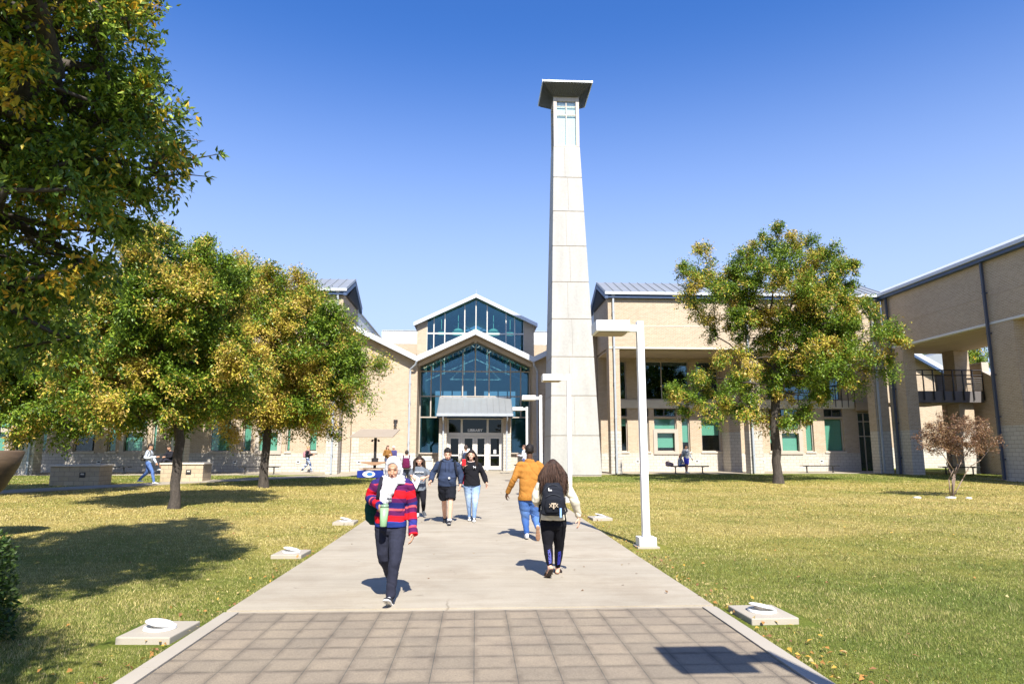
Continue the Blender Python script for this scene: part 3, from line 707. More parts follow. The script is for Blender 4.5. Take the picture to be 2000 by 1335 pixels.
for (za, zb) in ((20.42, 20.5), (23.45, 23.75)):
    f.box(x0+.2, x1-.2, y0+.02, y0+.18, za, zb); f.box(x0+.2, x1-.2, y1-.18, y1-.02, za, zb); f.box(x0+.02, x0+.18, y0+.2, y1-.2, za, zb); f.box(x1-.18, x1-.02, y0+.2, y1-.2, za, zb)
f.build('lantern_frame', M['frame'], TW)
for nm, bx in (('window', (x0+.2, x1-.2, y0+.06, y0+.12)), ('window', (x0+.2, x1-.2, y1-.12, y1-.06))):
    q = MB(); xm_ = (x0+x1)/2
    q.box(xm_-.03, xm_+.03, bx[2], bx[3], 20.5, 23.45); q.box(x0+.2, x1-.2, bx[2]+.002, bx[3]-.002, 22.52, 22.58); q.box(x0+.2, x1-.2, bx[2]+.002, bx[3]-.002, 23.1, 23.14)
    wo = q.build(nm, M['frame'], TW); yy_ = bx[2]+(.12 if bx[2] < 40.8 else -.1); p = MB(); p.box(x0+.2, x1-.2, yy_, yy_+.02, 20.5, 23.4); p.build('blind', M['palepanel'], wo); p = MB(); p.box(x0+.2, x1-.2, (bx[2]+bx[3])/2, (bx[2]+bx[3])/2+.01, 20.5, 23.45); p.build('pane', M['lanternglass'], wo)
for xx in (x0+.06, x1-.12):
    q = MB(); q.box(xx, xx+.06, 40.77, 40.83, 20.5, 23.45); q.box(xx+.002, xx+.058, y0+.2, y1-.2, 22.52, 22.58)
    wo = q.build('window', M['frame'], TW); p = MB(); p.box(xx+.03, xx+.035, y0+.2, y1-.2, 20.5, 23.45); p.build('pane', M['lanternglass'], wo)
# flared cap: inverted frustum of ribbed metal
M['capmetal'] = plain('capmetal', (.075, .078, .085), .5, .1, 3)
q = MB(); e = 1.52; cy = 40.75; cx = 5.52; i0 = .84; zt, zb = 24.28, 23.75
def ring(h, z): return [(cx-h, cy-h, z), (cx+h, cy-h, z), (cx+h, cy+h, z), (cx-h, cy+h, z)]
V = ring(i0, zb)+ring(e, zt)+ring(e, zt+.1)+ring(.2, zt-.1)
F_ = []
for k in range(3):
    for j in range(4): F_.append((k*4+j, k*4+(j+1) % 4, (k+1)*4+(j+1) % 4, (k+1)*4+j))
F_.append((12, 13, 14, 15)); F_.append((3, 2, 1, 0)); q.add(V, F_)
for side in range(4):
    for k in range(17):
        t = -1+2*(k+.5)/17
        a = i0*t; b2 = e*t
        def R(px, py, pz): 
            for _ in range(side): px, py = -py, px
            return (cx+px, cy+py, pz)
        d = .012
        q.add([R(a-d, -i0, zb-.0), R(a+d, -i0, zb), R(b2+d, -e, zt), R(b2-d, -e, zt), R(a-d, -i0, zb-.04), R(a+d, -i0, zb-.04), R(b2+d, -e-.01, zt-.045), R(b2-d, -e-.01, zt-.045)],
              [(0, 1, 5, 4), (1, 2, 6, 5), (2, 3, 7, 6), (3, 0, 4, 7), (4, 5, 6, 7)])
q.build('cap', M['capmetal'], TW)
q = MB(); 
for sx in (-1, 1):
    q.box(cx+sx*e-.02, cx+sx*(e+.06), cy-e-.06, cy+e+.06, zt+.0, zt+.14)
q.box(cx-e+.02, cx+e-.02, cy-e-.06, cy-e+.02, zt+.02, zt+.12); q.build('cap_edge', M['whitemetal'], TW)
q = MB()
for sx in (-.72, .72): q.tube([(cx+sx*e, cy-e*.6, zt), (cx+sx*e, cy-e*.6, zt+.55)], .018, 6)
q.build('lightning_rod', M['pipe'], TW)
# ================================================================ foliage
def leaf_material(name, trans=.24, rough=.42, spec=.30):
    m, nt, b = new_mat(name)
    at = N(nt, 'ShaderNodeAttribute', attribute_name='tint')
    nt.links.new(at.outputs['Color'], b.inputs['Base Color']); b.inputs['Roughness'].default_value = rough; b.inputs['Specular IOR Level'].default_value = spec
    t = N(nt, 'ShaderNodeBsdfTranslucent'); g = N(nt, 'ShaderNodeGamma'); g.inputs[1].default_value = .85
    nt.links.new(at.outputs['Color'], g.inputs[0]); nt.links.new(g.outputs[0], t.inputs[0])
    mx = N(nt, 'ShaderNodeMixShader'); mx.inputs[0].default_value = trans
    nt.links.new(b.outputs[0], mx.inputs[1]); nt.links.new(t.outputs[0], mx.inputs[2]); nt.links.new(mx.outputs[0], nt.nodes['Material Output'].inputs[0])
    return m
M['leaf'] = leaf_material('leaf'); M['blade'] = leaf_material('blade', .3, .6, .25)
M['bark'] = plain('bark', (.075, .062, .05), .95, .45, 5, bmp=1.0, bscale=22, stretch=(3, 3, .6), fine=.45)
M['palebark'] = plain('palebark', (.23, .17, .13), .9, .3, 8)
M['twig'] = plain('twig', (.12, .10, .08), .9, .3, 8)
def unit(a): return a/np.maximum(np.linalg.norm(a, axis=-1, keepdims=True), 1e-9)
def vnoise(P, scale, seed=0):
    """cheap smooth 3D noise in 0..1 from summed sines"""
    r = np.random.default_rng(seed+991); s = np.zeros(len(P))
    for k in range(7):
        d = r.normal(size=3); d /= np.linalg.norm(d); fq = scale*(.6+1.1*r.random()); s += np.sin(P@d*fq*2*PI+r.random()*6.28)
    return .5+.5*np.tanh(s/2.0)
def leaves_mesh(name, P, D, Nn, L, Wd, tint, parent, mat='leaf', fold=True):
    """P base points, D direction, Nn approx normal, L length, Wd width"""
    n = len(P); D = unit(D); S = unit(np.cross(D, Nn)); Nn = np.cross(S, D)
    L = L[:, None]; Wd = Wd[:, None]
    tip = P+D*L-Nn*L*.12; mid = P+D*L*.45+Nn*L*.02
    a = P+D*L*.42+S*Wd+Nn*Wd*.35; b = P+D*L*.42-S*Wd+Nn*Wd*.35
    if fold:
        V = np.stack([P, a, tip, mid, P, mid, tip, b], 1).reshape(-1, 3); col = np.repeat(tint, 2, 0)
    else:
        V = np.stack([P, a, tip, b], 1).reshape(-1, 3); col = tint
    return np_mesh(name, V, 4, M[mat], parent, True, col)
def sample_clumps(ell, n, spacing, r, shell=.35):
    pts = []; w = np.array([e[3]*e[4]*e[5] for e in ell]); w = w/w.sum(); tries = 0
    while len(pts) < n and tries < 60000:
        tries += 1
        e = ell[r.choice(len(ell), p=w)]
        d = r.normal(size=3); d /= np.linalg.norm(d); rr = (shell**3+(1-shell**3)*r.random())**(1/3)
        p = np.array(e[:3])+d*rr*np.array(e[3:6])
        if pts and np.min(np.linalg.norm(np.array(pts)-p, axis=1)) < spacing: continue
        pts.append(p)
    return np.array(pts)
def skeleton(trunk, clumps, step=.45, bias=.35, up=.25):
    """trunk: list of nodes; returns nodes, parent idx"""
    nodes = [np.array(t, float) for t in trunk]; par = [-1]+list(range(len(trunk)-1)); plen = [0.0]
    for i in range(1, len(nodes)): plen.append(plen[-1]+np.linalg.norm(nodes[i]-nodes[i-1]))
    top = nodes[-1]; order = np.argsort(np.linalg.norm(clumps-top, axis=1)); ends = []
    first = max(1, len(trunk)-3)
    for ci in order:
        c = clumps[ci]; A = np.array(nodes[first:]); dist = np.linalg.norm(A-c, axis=1)
        cost = dist+bias*np.array(plen[first:])*.5+np.where(A[:, 2] > c[2]+.1, 1.0*(A[:, 2]-c[2]), 0)
        j = int(np.argmin(cost))+first; a = nodes[j]; d = np.linalg.norm(c-a); k = max(1, int(d/step)); prev = j
        for s in range(1, k+1):
            t = s/k; p = a*(1-t)+c*t; p[2] += up*d*.5*(t*(1-t))-.0; p += np.random.default_rng(ci*31+s).normal(size=3)*.04*d*(1 if s < k else 0)
            nodes.append(p); par.append(prev); plen.append(plen[prev]+np.linalg.norm(p-nodes[prev])); prev = len(nodes)-1
        ends.append(prev)
    return np.array(nodes), par, ends
def branch_mesh(nodes, par, ends, r0, tipr, trunk_n, parent, mat, name='trunk', flare=1.5, sides=6):
    n = len(nodes); w = np.zeros(n)
    for e in ends: w[e] += 1
    for i in range(n-1, 0, -1): w[par[i]] += w[i]
    rad_ = tipr+(r0-tipr)*(w/w[0])**.52
    for i in range(trunk_n): rad_[i] = max(rad_[i], r0*(1-.25*i/trunk_n))
    rad_[0] *= flare
    if trunk_n > 2: rad_[1] = max(rad_[1], r0*1.04)
    child = {}
    for i in range(1, n): child.setdefault(par[i], []).append(i)
    mb = MB(); stack = [(0, None)]; done = set()
    starts = [0]
    while starts:
        s = starts.pop(); chain = [s] if s == 0 else [par[s], s]
        rr = [rad_[s]] if s == 0 else [min(rad_[par[s]], rad_[s]*1.25), rad_[s]]
        cur = s
        while cur in child:
            cs = sorted(child[cur], key=lambda k: -w[k]); starts += cs[1:]
            cur = cs[0]; chain.append(cur); rr.append(rad_[cur])
        mb.tube([nodes[i] for i in chain], rr, sides if chain[0] != 0 else 12, cap=False)
    return mb.build(name, M[mat], parent, smooth=True)
GREEN = ((.045, .085, .014), (.085, .13, .022), (.14, .17, .035))
def foliage(parent, nodes, ends, clumps_r, per, L, palette, seed, droop=.3, name='crown', fold=True, gold=.35, gscale=.45, center=None, mat='leaf', flat=1.0, gbias=None):
    r = np.random.default_rng(seed); C_ = nodes[ends]; n = len(C_)
    rc = clumps_r*(.7+.6*r.random(n)); cnt = (per*(.6+.8*r.random(n))).astype(int)
    idx = np.repeat(np.arange(n), cnt); T = len(idx)
    # twigs: each clump has ~8 twigs, leaves cluster along them
    tw_n = 9; td = unit(r.normal(size=(n, tw_n, 3))+np.array([0, 0, .25])+unit(C_-center)[:, None, :]*.8)
    ti = r.integers(0, tw_n, T); t = r.random(T)**.7
    base = C_[idx]+td[idx, ti]*(rc[idx]*t)[:, None]*np.array([1, 1, flat])
    base += r.normal(size=(T, 3))*(rc[idx]*.16)[:, None]; base[:, 2] -= droop*.35*(t**2)*rc[idx]
    D = unit(td[idx, ti]*.7+r.normal(size=(T, 3))*.65+np.array([0, 0, -droop]))
    Nn = unit(r.normal(size=(T, 3))*.55+np.array([0, -.25, .9])+td[idx, ti]*.4)
    Ls = L*(.65+.6*r.random(T)); Wd = Ls*(.17+.08*r.random(T))
    g = vnoise(base, gscale, seed)*.55+vnoise(base, gscale*3.1, seed+2)*.28+r.random(T)*.44+ (np.repeat((r.random(n)-.5)*.35, cnt))
    if gbias is not None: g = g+gbias(base)
    thr = 1.0-gold; pal = np.array(palette); k = np.zeros(T, int)
    ran = r.random(T)
    k = np.where(ran < .35, 0, np.where(ran < .75, 1, 2)); k = np.where(g > thr, np.where(r.random(T) < .6, 3, 4), k); 
    tint = pal[k]*(.82+.36*r.random((T, 1)))
    return leaves_mesh(name, base, D, Nn, Ls, Wd, tint, parent, mat, fold)
PAL = [(.060, .118, .010), (.125, .205, .016), (.23, .31, .030), (.46, .39, .048), (.52, .36, .09)]
PAL_G = [(.07, .13, .014), (.14, .22, .022), (.27, .35, .040), (.58, .45, .04), (.62, .36, .03)]
def E(u, v, Y, ru, rv, ry=None, dy=0):
    c = atY(u, v, Y+dy); k = Y/FPX; return (c.x, c.y, c.z, ru*k, ry if ry else ru*k, rv*k*1.02)
def ash_tree(name, label, base, fork, r0, ell, ncl, spacing, clr, per, L, pal, seed, gold, group='young ash trees on the lawn', lean=(0, 0), shell=.35, fold=False, droop=.3, gbias=None, cat='tree', up=.25, gscale=.45):
    r = np.random.default_rng(seed); b = Vector(base); t = thing(name, label, cat, b, 0, group)
    n = 5; trunk = [(b.x+lean[0]*i/n+.03*r.normal(), b.y+lean[1]*i/n+.03*r.normal(), b.z-.05+(fork-b.z)*i/n) for i in range(n+1)]
    trunk[0] = (b.x, b.y, b.z-.05)
    ctr = np.mean([e[:3] for e in ell], axis=0)
    top = np.array([ctr[0], ctr[1], ctr[2]+.4*max(e[5] for e in ell)]); k = 4
    lead = [tuple(np.array(trunk[-1])*(1-i/k)+top*(i/k)+r.normal(size=3)*.06) for i in range(1, k+1)]
    cl = sample_clumps(ell, ncl, spacing, r, shell); nodes, par, ends = skeleton(trunk+lead, cl, up=up)
    branch_mesh(nodes, par, ends, r0, .008, n+1, t, 'bark', 'trunk', 1.45)
    foliage(t, nodes, ends, clr, per, L, pal, seed+5, droop=droop, fold=fold, gold=gold, center=np.array([ctr[0], ctr[1], ctr[2]-1.0]), gbias=gbias, gscale=gscale)
    return t
# --- the two ashes left of the path, the one at the left edge, the one on the right lawn
y1 = 19.8
T1 = ash_tree('ash_tree', 'round crowned ash turning gold, with dark forked trunk, largest on the left lawn', (-8.32, y1, .06), 1.95, .128,
    [E(330, 600, y1, 150, 150, 2.2), E(300, 740, y1, 135, 95, 2.0), E(410, 720, y1, 100, 95, 1.8), E(310, 520, y1, 75, 75, 1.2), E(215, 660, y1, 80, 120, 1.5), E(400, 560, y1, 80, 80, 1.3), E(220, 780, y1, 100, 55, 1.4), E(180, 690, y1, 70, 90, 1.3)],
    270, .33, .52, 680, .098, PAL, 11, .27, gscale=.35, droop=.15)
y2 = 29.3
T2 = ash_tree('ash_tree', 'gold and green ash with straight single trunk, nearest the entrance on the left lawn', (-8.75, y2, .14), 3.1, .17,
    [E(560, 690, y2, 140, 120, 2.8), E(640, 720, y2, 85, 85, 2.0), E(500, 600, y2, 90, 85, 2.0), E(500, 770, y2, 110, 70, 2.2), E(600, 790, y2, 90, 55, 2.0), E(570, 600, y2, 70, 60, 1.6)],
    260, .44, .70, 680, .118, PAL, 23, .36, gbias=lambda P: np.clip((-6.9-P[:, 0])*.2, -.22, .10), gscale=.3, droop=.15)
y0 = 24.5
T0 = ash_tree('ash_tree', 'green ash at the left edge, its crown cut off by the picture border', (-18.2, y0, .1), 2.9, .17,
    [E(50, 680, y0, 150, 140, 2.8), E(130, 760, y0, 85, 85, 1.8), E(-60, 700, y0, 150, 150, 2.8), E(60, 800, y0, 120, 50, 2.0), E(120, 620, y0, 80, 80, 1.6)],
    250, .45, .66, 600, .118, PAL, 37, .12, droop=.15)
y3 = 31.6
T3 = ash_tree('ash_tree', 'open crowned ash standing alone on the right lawn, yellowing leaves and visible limbs', (14.03, y3, .16), 2.75, .20,
    [E(1530, 575, y3, 150, 115, 2.8), E(1600, 720, y3, 100, 70, 2.0), E(1420, 600, y3, 85, 75, 1.9), E(1368, 545, y3, 52, 60, 1.3), E(1380, 790, y3, 76, 56, 1.8), E(1660, 660, y3, 105, 85, 2.2), E(1545, 700, y3, 115, 90, 2.4),
     E(1450, 730, y3, 85, 65, 2.0), E(1580, 620, y3, 105, 90, 2.2), E(1505, 498, y3, 88, 54, 1.6), E(1500, 800, y3, 80, 32, 1.4), E(1630, 575, y3, 65, 60, 1.4)],
    265, .47, .62, 680, .122, PAL, 41, .20, shell=.36, up=.1, gscale=.4, droop=.15)
# --- the big tree whose boughs hang into the picture at the upper left
yn = 7.6
TN = ash_tree('ash_tree', 'large ash whose dark leafy boughs hang into the upper left corner', (-8.3, 7.2, 0), 2.6, .22,
    [E(60, 120, yn, 230, 190, 1.8), E(170, 90, yn, 98, 130, 1.2), E(120, 300, yn, 190, 130, 1.6), E(270, 320, yn, 95, 65, .8), E(200, 390, yn, 130, 75, 1.0), E(60, 480, yn, 120, 90, 1.2), E(10, 590, yn, 105, 120, 1.1), E(90, 640, yn, 50, 70, .7), E(230, 440, yn, 90, 60, .8),
     E(-200, 250, yn, 260, 260, 2.2), E(345, 345, yn, 38, 34, .35), E(-100, 520, yn, 160, 130, 1.6), E(60, -150, yn, 250, 160, 2.0), E(250, 210, yn, 50, 60, .6), (-4.5, 3.5, 6.6, 1.9, 1.0, .8), (-3.6, 4.7, 7.0, 1.2, 1.2, .8)],
    560, .25, .34, 225, .094, PAL_G, 53, .10, shell=.2, fold=True, droop=.45, group='young ash trees on the lawn')
# loose twigs reaching past the crown
r = np.random.default_rng(5)
for (u0, v0, u1, v1) in ((330, 330, 432, 300), (300, 250, 352, 232), (310, 345, 405, 345), (40, 470, 150, 455)):
    a = atY(u0, v0, yn); b_ = atY(u1, v1, yn); mb = MB(); mb.tube([a, a.lerp(b_, .5)+Vector((0, 0, .03)), b_], [.012, .008, .004], 5); mb.build('branch', M['twig'], TN)
    n_ = 26 if v0 != 470 else 3; t_ = np.concatenate([r.random(n_//2), .9+.12*r.random(n_-n_//2)])[:, None]; P = np.array(a)*(1-t_)+np.array(b_)*t_+r.normal(size=(n_, 3))*.015
    D = r.normal(size=(n_, 3))*.6+np.array([.6, 0, -.2]); Nn = r.normal(size=(n_, 3))*.5+np.array([0, -.3, 1]); L_ = .09*(.7+.5*r.random(n_))
    leaves_mesh('leaf_spray', P, D, Nn, L_, L_*.22, np.array(PAL_G)[r.integers(0, 3, n_)], TN)['kind'] = 'stuff'
TC = ash_tree('ash_tree', 'shady ash close to the left facade, hidden behind the forked trunk', (-16.9, 40.2, .25), 3.2, .16,
    [(-16.9, 40.0, 6.6, 3.3, 2.6, 2.4)], 110, .6, .75, 380, .17, PAL, 62, .15)
TD = ash_tree('ash_tree', 'shady ash close to the left facade near the picture border', (-26.6, 39.6, .25), 3.2, .17,
    [(-26.0, 39.4, 6.8, 3.8, 2.6, 2.6), (-22.0, 39.8, 6.4, 2.4, 2.2, 2.0)], 150, .6, .75, 380, .17, PAL, 63, .15)
# tree behind the viewer on the left (throws the shade in the near left corner)
TB = ash_tree('ash_tree', 'ash seen only by the shade it throws in the near left corner', (-6.2, .2, 0), 2.3, .14,
    [(-4.9, 1.0, 4.3, 1.7, 1.3, 1.0), (-3.6, 1.65, 4.2, 1.0, .75, .7)], 110, .26, .42, 300, .12, PAL_G, 61, .15)
# mirrored world behind the camera for the glass: three more lawn trees
for i, (x, y, sc_, rz_, lb) in enumerate(((9.5, -16, 1.15, 2.1, 'ash far behind the viewer to the right of the path'), (-11, -20, 1.2, .7, 'ash far behind the viewer to the left of the path'), (24, -14, 1.2, 3.6, 'ash behind the viewer near the right wing'))):
    c = copy_tree(T2); c.location = (x, y, 0); c.rotation_euler = (0, 0, rz_); c.scale = (sc_,)*3; c['label'] = lb
# tree seen through the passage
TP = ash_tree('tree', 'small green tree beyond the passage roof at the right', (52.5, 72, .3), 7.5, .22, [(53.0, 72, 12.6, 3.4, 3.0, 2.8)], 70, .8, .9, 260, .26, PAL_G, 71, .05, group=None)
TP['group'] = 'trees beyond the building'; 

def shrub(name, label, c, rx, ry, h, n, L, pal, seed, gold=.05):
    r = np.random.default_rng(seed); t = thing(name, label, 'shrub', (c[0], c[1], ground(c[1])))
    d = unit(r.normal(size=(n, 3))); d[:, 2] = np.abs(d[:, 2]); rr = (.55+.45*r.random(n)**.5)*(1+.12*np.sin(d[:, 0]*9+d[:, 1]*7))
    P = np.array([c[0], c[1], .05])+d*rr[:, None]*np.array([rx, ry, h]); D = unit(d+r.normal(size=(n, 3))*.6); Nn = unit(r.normal(size=(n, 3))*.5+d+np.array([0, 0, .6]))
    Ls = L*(.7+.6*r.random(n)); k = r.integers(0, 3, n); leaves_mesh('foliage', P, D, Nn, Ls, Ls*.3, np.array(pal)[k]*(.7+.6*r.random((n, 1))), t)
    m = MB()
    for k in range(14):
        a = r.random()*6.28; q = r.random()*.5+.3
        m.tube([(c[0], c[1], 0), (c[0]+rx*q*.4*math.cos(a), c[1]+ry*q*.4*math.sin(a), h*.4), (c[0]+rx*q*math.cos(a), c[1]+ry*q*math.sin(a), h*.75)], [.02, .015, .008], 5)
    m.build('stem', M['twig'], t); return t
shrub('shrub', 'dense dark green shrub cut off by the left border, in the near grass', (-5.0, 6.5), .95, .85, 1.0, 12000, .05, [(.02, .045, .008), (.035, .07, .01), (.06, .10, .02)], 77)

# multi-stemmed sapling with rusty leaves
sx, sy = 16.21, 23.0; sz = ground(sy)
SP = thing('crape_myrtle', 'small multi stemmed sapling with rusty red dry leaves on the right lawn', 'sapling', (sx, sy, sz))
r = np.random.default_rng(88); cl = sample_clumps([E(1870, 850, sy, 70, 38, .9), E(1832, 862, sy, 42, 30, .6), E(1918, 862, sy, 34, 22, .5)], 110, .16, r, .3)
mb = MB(); allp = []
stems = [[(1856, 968), (1853, 935), (1862, 917), (1840, 885), (1828, 872)], [(1860, 968), (1863, 925), (1871, 905), (1866, 880), (1880, 850)], [(1862, 968), (1880, 935), (1892, 912), (1915, 898), (1930, 880)], [(1859, 968), (1860, 930), (1848, 905), (1858, 880), (1850, 850)], [(1861, 968), (1866, 925), (1880, 896), (1898, 872), (1900, 850)]]
nodes = []; par = []
for si, st in enumerate(stems):
    prev = -1
    for k, (u, v) in enumerate(st):
        p = atY(u, v, sy+(si-2)*.12*k*.6); p.z = max(p.z, sz-.02); nodes.append(np.array(p)); par.append(prev if prev >= 0 else (0 if si else -1)); prev = len(nodes)-1
n0 = len(nodes); ends = []
for ci, c in enumerate(cl):
    A = np.array(nodes); dist = np.linalg.norm(A-c, axis=1)+np.where(np.arange(len(A)) % 5 < 2, 3, 0)*(np.arange(len(A)) < n0); j = int(np.argmin(dist))
    nodes.append((A[j]+c)/2+r.normal(size=3)*.02); par.append(j); nodes.append(c); par.append(len(nodes)-2); ends.append(len(nodes)-1)
nodes = np.array(nodes)
mb = MB()
for i in range(1, len(nodes)):
    j = par[i]
    if i < n0 and i % 5 == 0: continue
    rr = .020 if i < n0 else .006; mb.tube([nodes[j], nodes[i]], [rr*(1.15 if i < n0 else 1.3)*(1-.1*(i % 5) if i < n0 else 1), rr*(1-.1*(i % 5) if i < n0 else 1)], 5)
mb.build('stem', M['palebark'], SP, smooth=True)
foliage(SP, nodes, ends, .22, 110, .065, [(.15, .075, .045), (.21, .12, .065), (.27, .175, .10), (.30, .19, .09), (.13, .06, .04)], 91, droop=.2, fold=False, gold=.2, center=np.array([sx, sy, 1.4]))

# ================================================================ grass blades and fallen leaves
PADS = [(-2.85, 6.64), (-2.85, 11.36), (-2.85, 15.9), (2.92, 7.02), (2.92, 16.5), (2.95, 12.04)]
def grass_zone(y0, y1, dens, h, w, seed):
    r = np.random.default_rng(seed); hw = .80*y1+2.0; n = int(dens*(y1-y0)*2*hw)
    x = (r.random(n)*2-1)*hw; y = y0+(y1-y0)*r.random(n)
    ok = (np.abs(x) > PW+.012-.05*vnoise(np.stack([x*0, y, y*0], 1), 2.3, 77)**2) & (np.abs(x) < .80*y+1.8)
    xd = np.interp(y, [p[1] for p in pts_walk], [p[0] for p in pts_walk]); ok &= ~((np.abs(x-xd) < 1.35) & (y > 12))
    for (px, py) in PADS: ok &= ~((np.abs(x-px) < .36) & (np.abs(y-py) < .42))
    x, y = x[ok], y[ok]; n = len(x)
    z = np.where(y < 12, 0, np.minimum(.32, .008*(y-12)))
    P = np.stack([x, y, z*1.0], 1); P2 = P.copy(); P2[:, 2] = 0
    thin = vnoise(P2, .9, 3); lean = unit(np.stack([r.normal(size=n), r.normal(size=n)-.1, np.zeros(n)], 1))
    H = h*(.4+.9*r.random(n))*(.55+.5*vnoise(P2, .5, 9)+.6*vnoise(P2, 2.6, 19)**2); L_ = (.25+.75*r.random(n))*H*1.0
    side = unit(np.cross(lean+r.normal(size=(n, 3))*.5, [0, 0, 1.0]))*(w*(.6+.8*r.random(n)))[:, None]
    tip = P+lean*L_[:, None]; tip[:, 2] += H
    V = np.stack([P-side, P+side, tip], 1).reshape(-1, 3)
    dry = vnoise(P2, .22, 4)*.55+vnoise(P2, .9, 5)*.30+np.interp(y, [5, 8, 15, 30, 34], [-.08, .02, .33, .33, -.1])+r.random(n)*.55-.30
    dry += np.where(x > 0, .0, .09)
    g = np.array([(.165, .215, .050)]); g2 = np.array([(.29, .295, .075)]); s_ = np.array([(.52, .43, .16)]); s2 = np.array([(.62, .51, .24)])
    d = np.clip(dry, 0, 1)[:, None]
    tint = np.where(d < .5, g*(1-2*d)+g2*2*d, g2*(2-2*d)+s_*(2*d-1)); tint = np.where(r.random((n, 1)) < .18*d+.04, s2, tint)*(.6+.65*r.random((n, 1)))*(.88+.26*vnoise(P2, 3.1, 23)[:, None])
    return V, tint
pts_walk = [(-25, 19.5), (-17.6, 26.8), (-13.6, 33.6), (-9.8, 38.6)]
Vs = []; Ts = []
for i, a in enumerate(((4.3, 7.5, 6500, .026, .0022), (7.5, 11, 3600, .026, .0030), (11, 17, 1500, .027, .0050), (17, 26, 520, .030, .009), (26, 41, 130, .034, .016))):
    v, t = grass_zone(*a, 100+i); Vs.append(v); Ts.append(t)
V = np.concatenate(Vs); T_ = np.concatenate(Ts)
o = np_mesh('grass', V, 3, M['blade'], None, True, T_); tag(o, 'short mown grass, green near the viewer and straw coloured farther off', 'grass', kind='stuff')
r = np.random.default_rng(9); n = 1200
xs = np.where(r.random(n) < .45, (PW+.03+np.abs(r.normal(size=n))*.22)*np.where(r.random(n) < .35, -1, 1), (r.random(n)*2-1)*12); ys = 4.5+r.random(n)**1.4*18
ok = (np.abs(xs) > PW+.02); xs, ys = xs[ok], ys[ok]; n = len(xs); zs = np.where(ys < 12, 0, .008*(ys-12))+.028+.012*r.random(n)
o = leaves_mesh('fallen_leaves', np.stack([xs, ys, zs], 1), np.stack([r.normal(size=n), r.normal(size=n), r.normal(size=n)*.25], 1), np.stack([r.normal(size=n)*.4, r.normal(size=n)*.4, np.ones(n)], 1),
                .028+.045*r.random(n), .009+.012*r.random(n), np.array([(.55, .34, .06), (.42, .21, .06), (.28, .14, .06), (.50, .38, .16)])[r.integers(0, 4, n)], None)
tag(o, 'scattered yellow and brown fallen leaves along the path edges and on the grass', 'fallen leaves', kind='stuff')
n = 40; xs = (r.random(n)*2-1)*2.4; ys = 8+r.random(n)*14
o = leaves_mesh('leaf_litter', np.stack([xs, ys, np.where(ys < 12, 0, .008*(ys-12))+.036], 1), np.stack([r.normal(size=n), r.normal(size=n), r.normal(size=n)*.1], 1), np.stack([r.normal(size=n)*.2, r.normal(size=n)*.2, np.ones(n)], 1),
                .03+.03*r.random(n), .010+.01*r.random(n), np.array([(.30, .20, .08), (.2, .12, .06)])[r.integers(0, 2, n)], None)
tag(o, 'a few small dry leaves lying on the concrete path', 'fallen leaves', kind='stuff')
# ================================================================ street furniture
def gz_(y): return ground(y)
# lamps
def make_lamp():
    t = thing('street_lamp', 'x', 'street lamp', (0, 0, 0), 0, 'white square lamp posts along the right edge of the path')
    b = MB(); b.box(-.19, .19, -.19, .19, -.1, .03); b.build('footing', M['concrete'], t, bevel=.006)
    b = MB(); b.box(-.15, .15, -.15, .15, .031, .18); b.build('base_cover', M['whitepaint'], t, bevel=.008)
    b = MB(); b.box(-.062, .062, -.062, .062, .181, 3.95); b.build('post', M['whitepaint'], t, bevel=.006)
    b = MB(); b.box(-.235, -.063, -.05, .05, 3.76, 3.89); b.build('arm', M['whitepaint'], t, bevel=.005)
    b = MB(); x0, x1 = -.84, -.236
    b.box(x0, x1, -.27, .27, 3.73, 3.93); hd = b.build('lamp_head', M['whitepaint'], t, bevel=.012)
    b = MB(); b.box(x0+.05, x1-.05, -.22, .22, 3.712, 3.729); b.build('lens', M['soffit'], hd)
    return t
L0 = make_lamp(); lamps = [(2.95, 12.04, 'nearest white lamp post, on the right grass edge in front of the brick range'), (2.90, 21.3, 'second white lamp post, in front of the stone tower'),
    (2.88, 30.5, 'third white lamp post, left of the stone tower'), (2.95, 39.8, 'farthest white lamp post, beside the entrance doors'), (2.95, 2.06, 'white lamp post beside the viewer, seen only by its shadow on the pavers')]
for i, (x, y, lb) in enumerate(lamps):
    o = L0 if i == 0 else copy_tree(L0); o.location = (x, y, ground(y)); o['label'] = lb
# low ground lights on concrete pads
def make_pad():
    t = thing('ground_light', 'x', 'ground light', (0, 0, 0), 0, 'low disc lights on concrete pads beside the path')
    b = MB(); b.box(-.235, .235, -.29, .29, -.14, .0785); b.build('concrete_pad', M['concrete'], t, bevel=.01)
    b = MB()
    def disc(r0, z0, r1, z1, tilt=0, cx=0, n=28):
        b.tube([(cx, 0, z0), (cx, 0, z1)], [r0, r1], n)
    disc(.14, .081, .136, .10); b.build('base_ring', M['whitepaint'], t)
    b = MB(); b.tube([(0, 0, .1002), (0, 0, .13)], [.075, .075], 16); b.build('lens', M['frame'], t)
    b = MB(); n = 28; V = []
    for k, (rr, z) in enumerate(((.120, .118), (.125, .125), (.105, .137), (.055, .144))):
        for j in range(n):
            a = 2*PI*j/n; x = rr*math.cos(a); y = rr*math.sin(a); V.append((x, y, z+(x*-.20)+.004+(-y)*.05))
    Fc = [(k*n+j, k*n+(j+1) % n, (k+1)*n+(j+1) % n, (k+1)*n+j) for k in range(3) for j in range(n)]+[tuple(range(n))[::-1], tuple(3*n+j for j in range(n))]
    b.add(V, Fc); b.build('cap', M['whitepaint'], t, smooth=False); return t
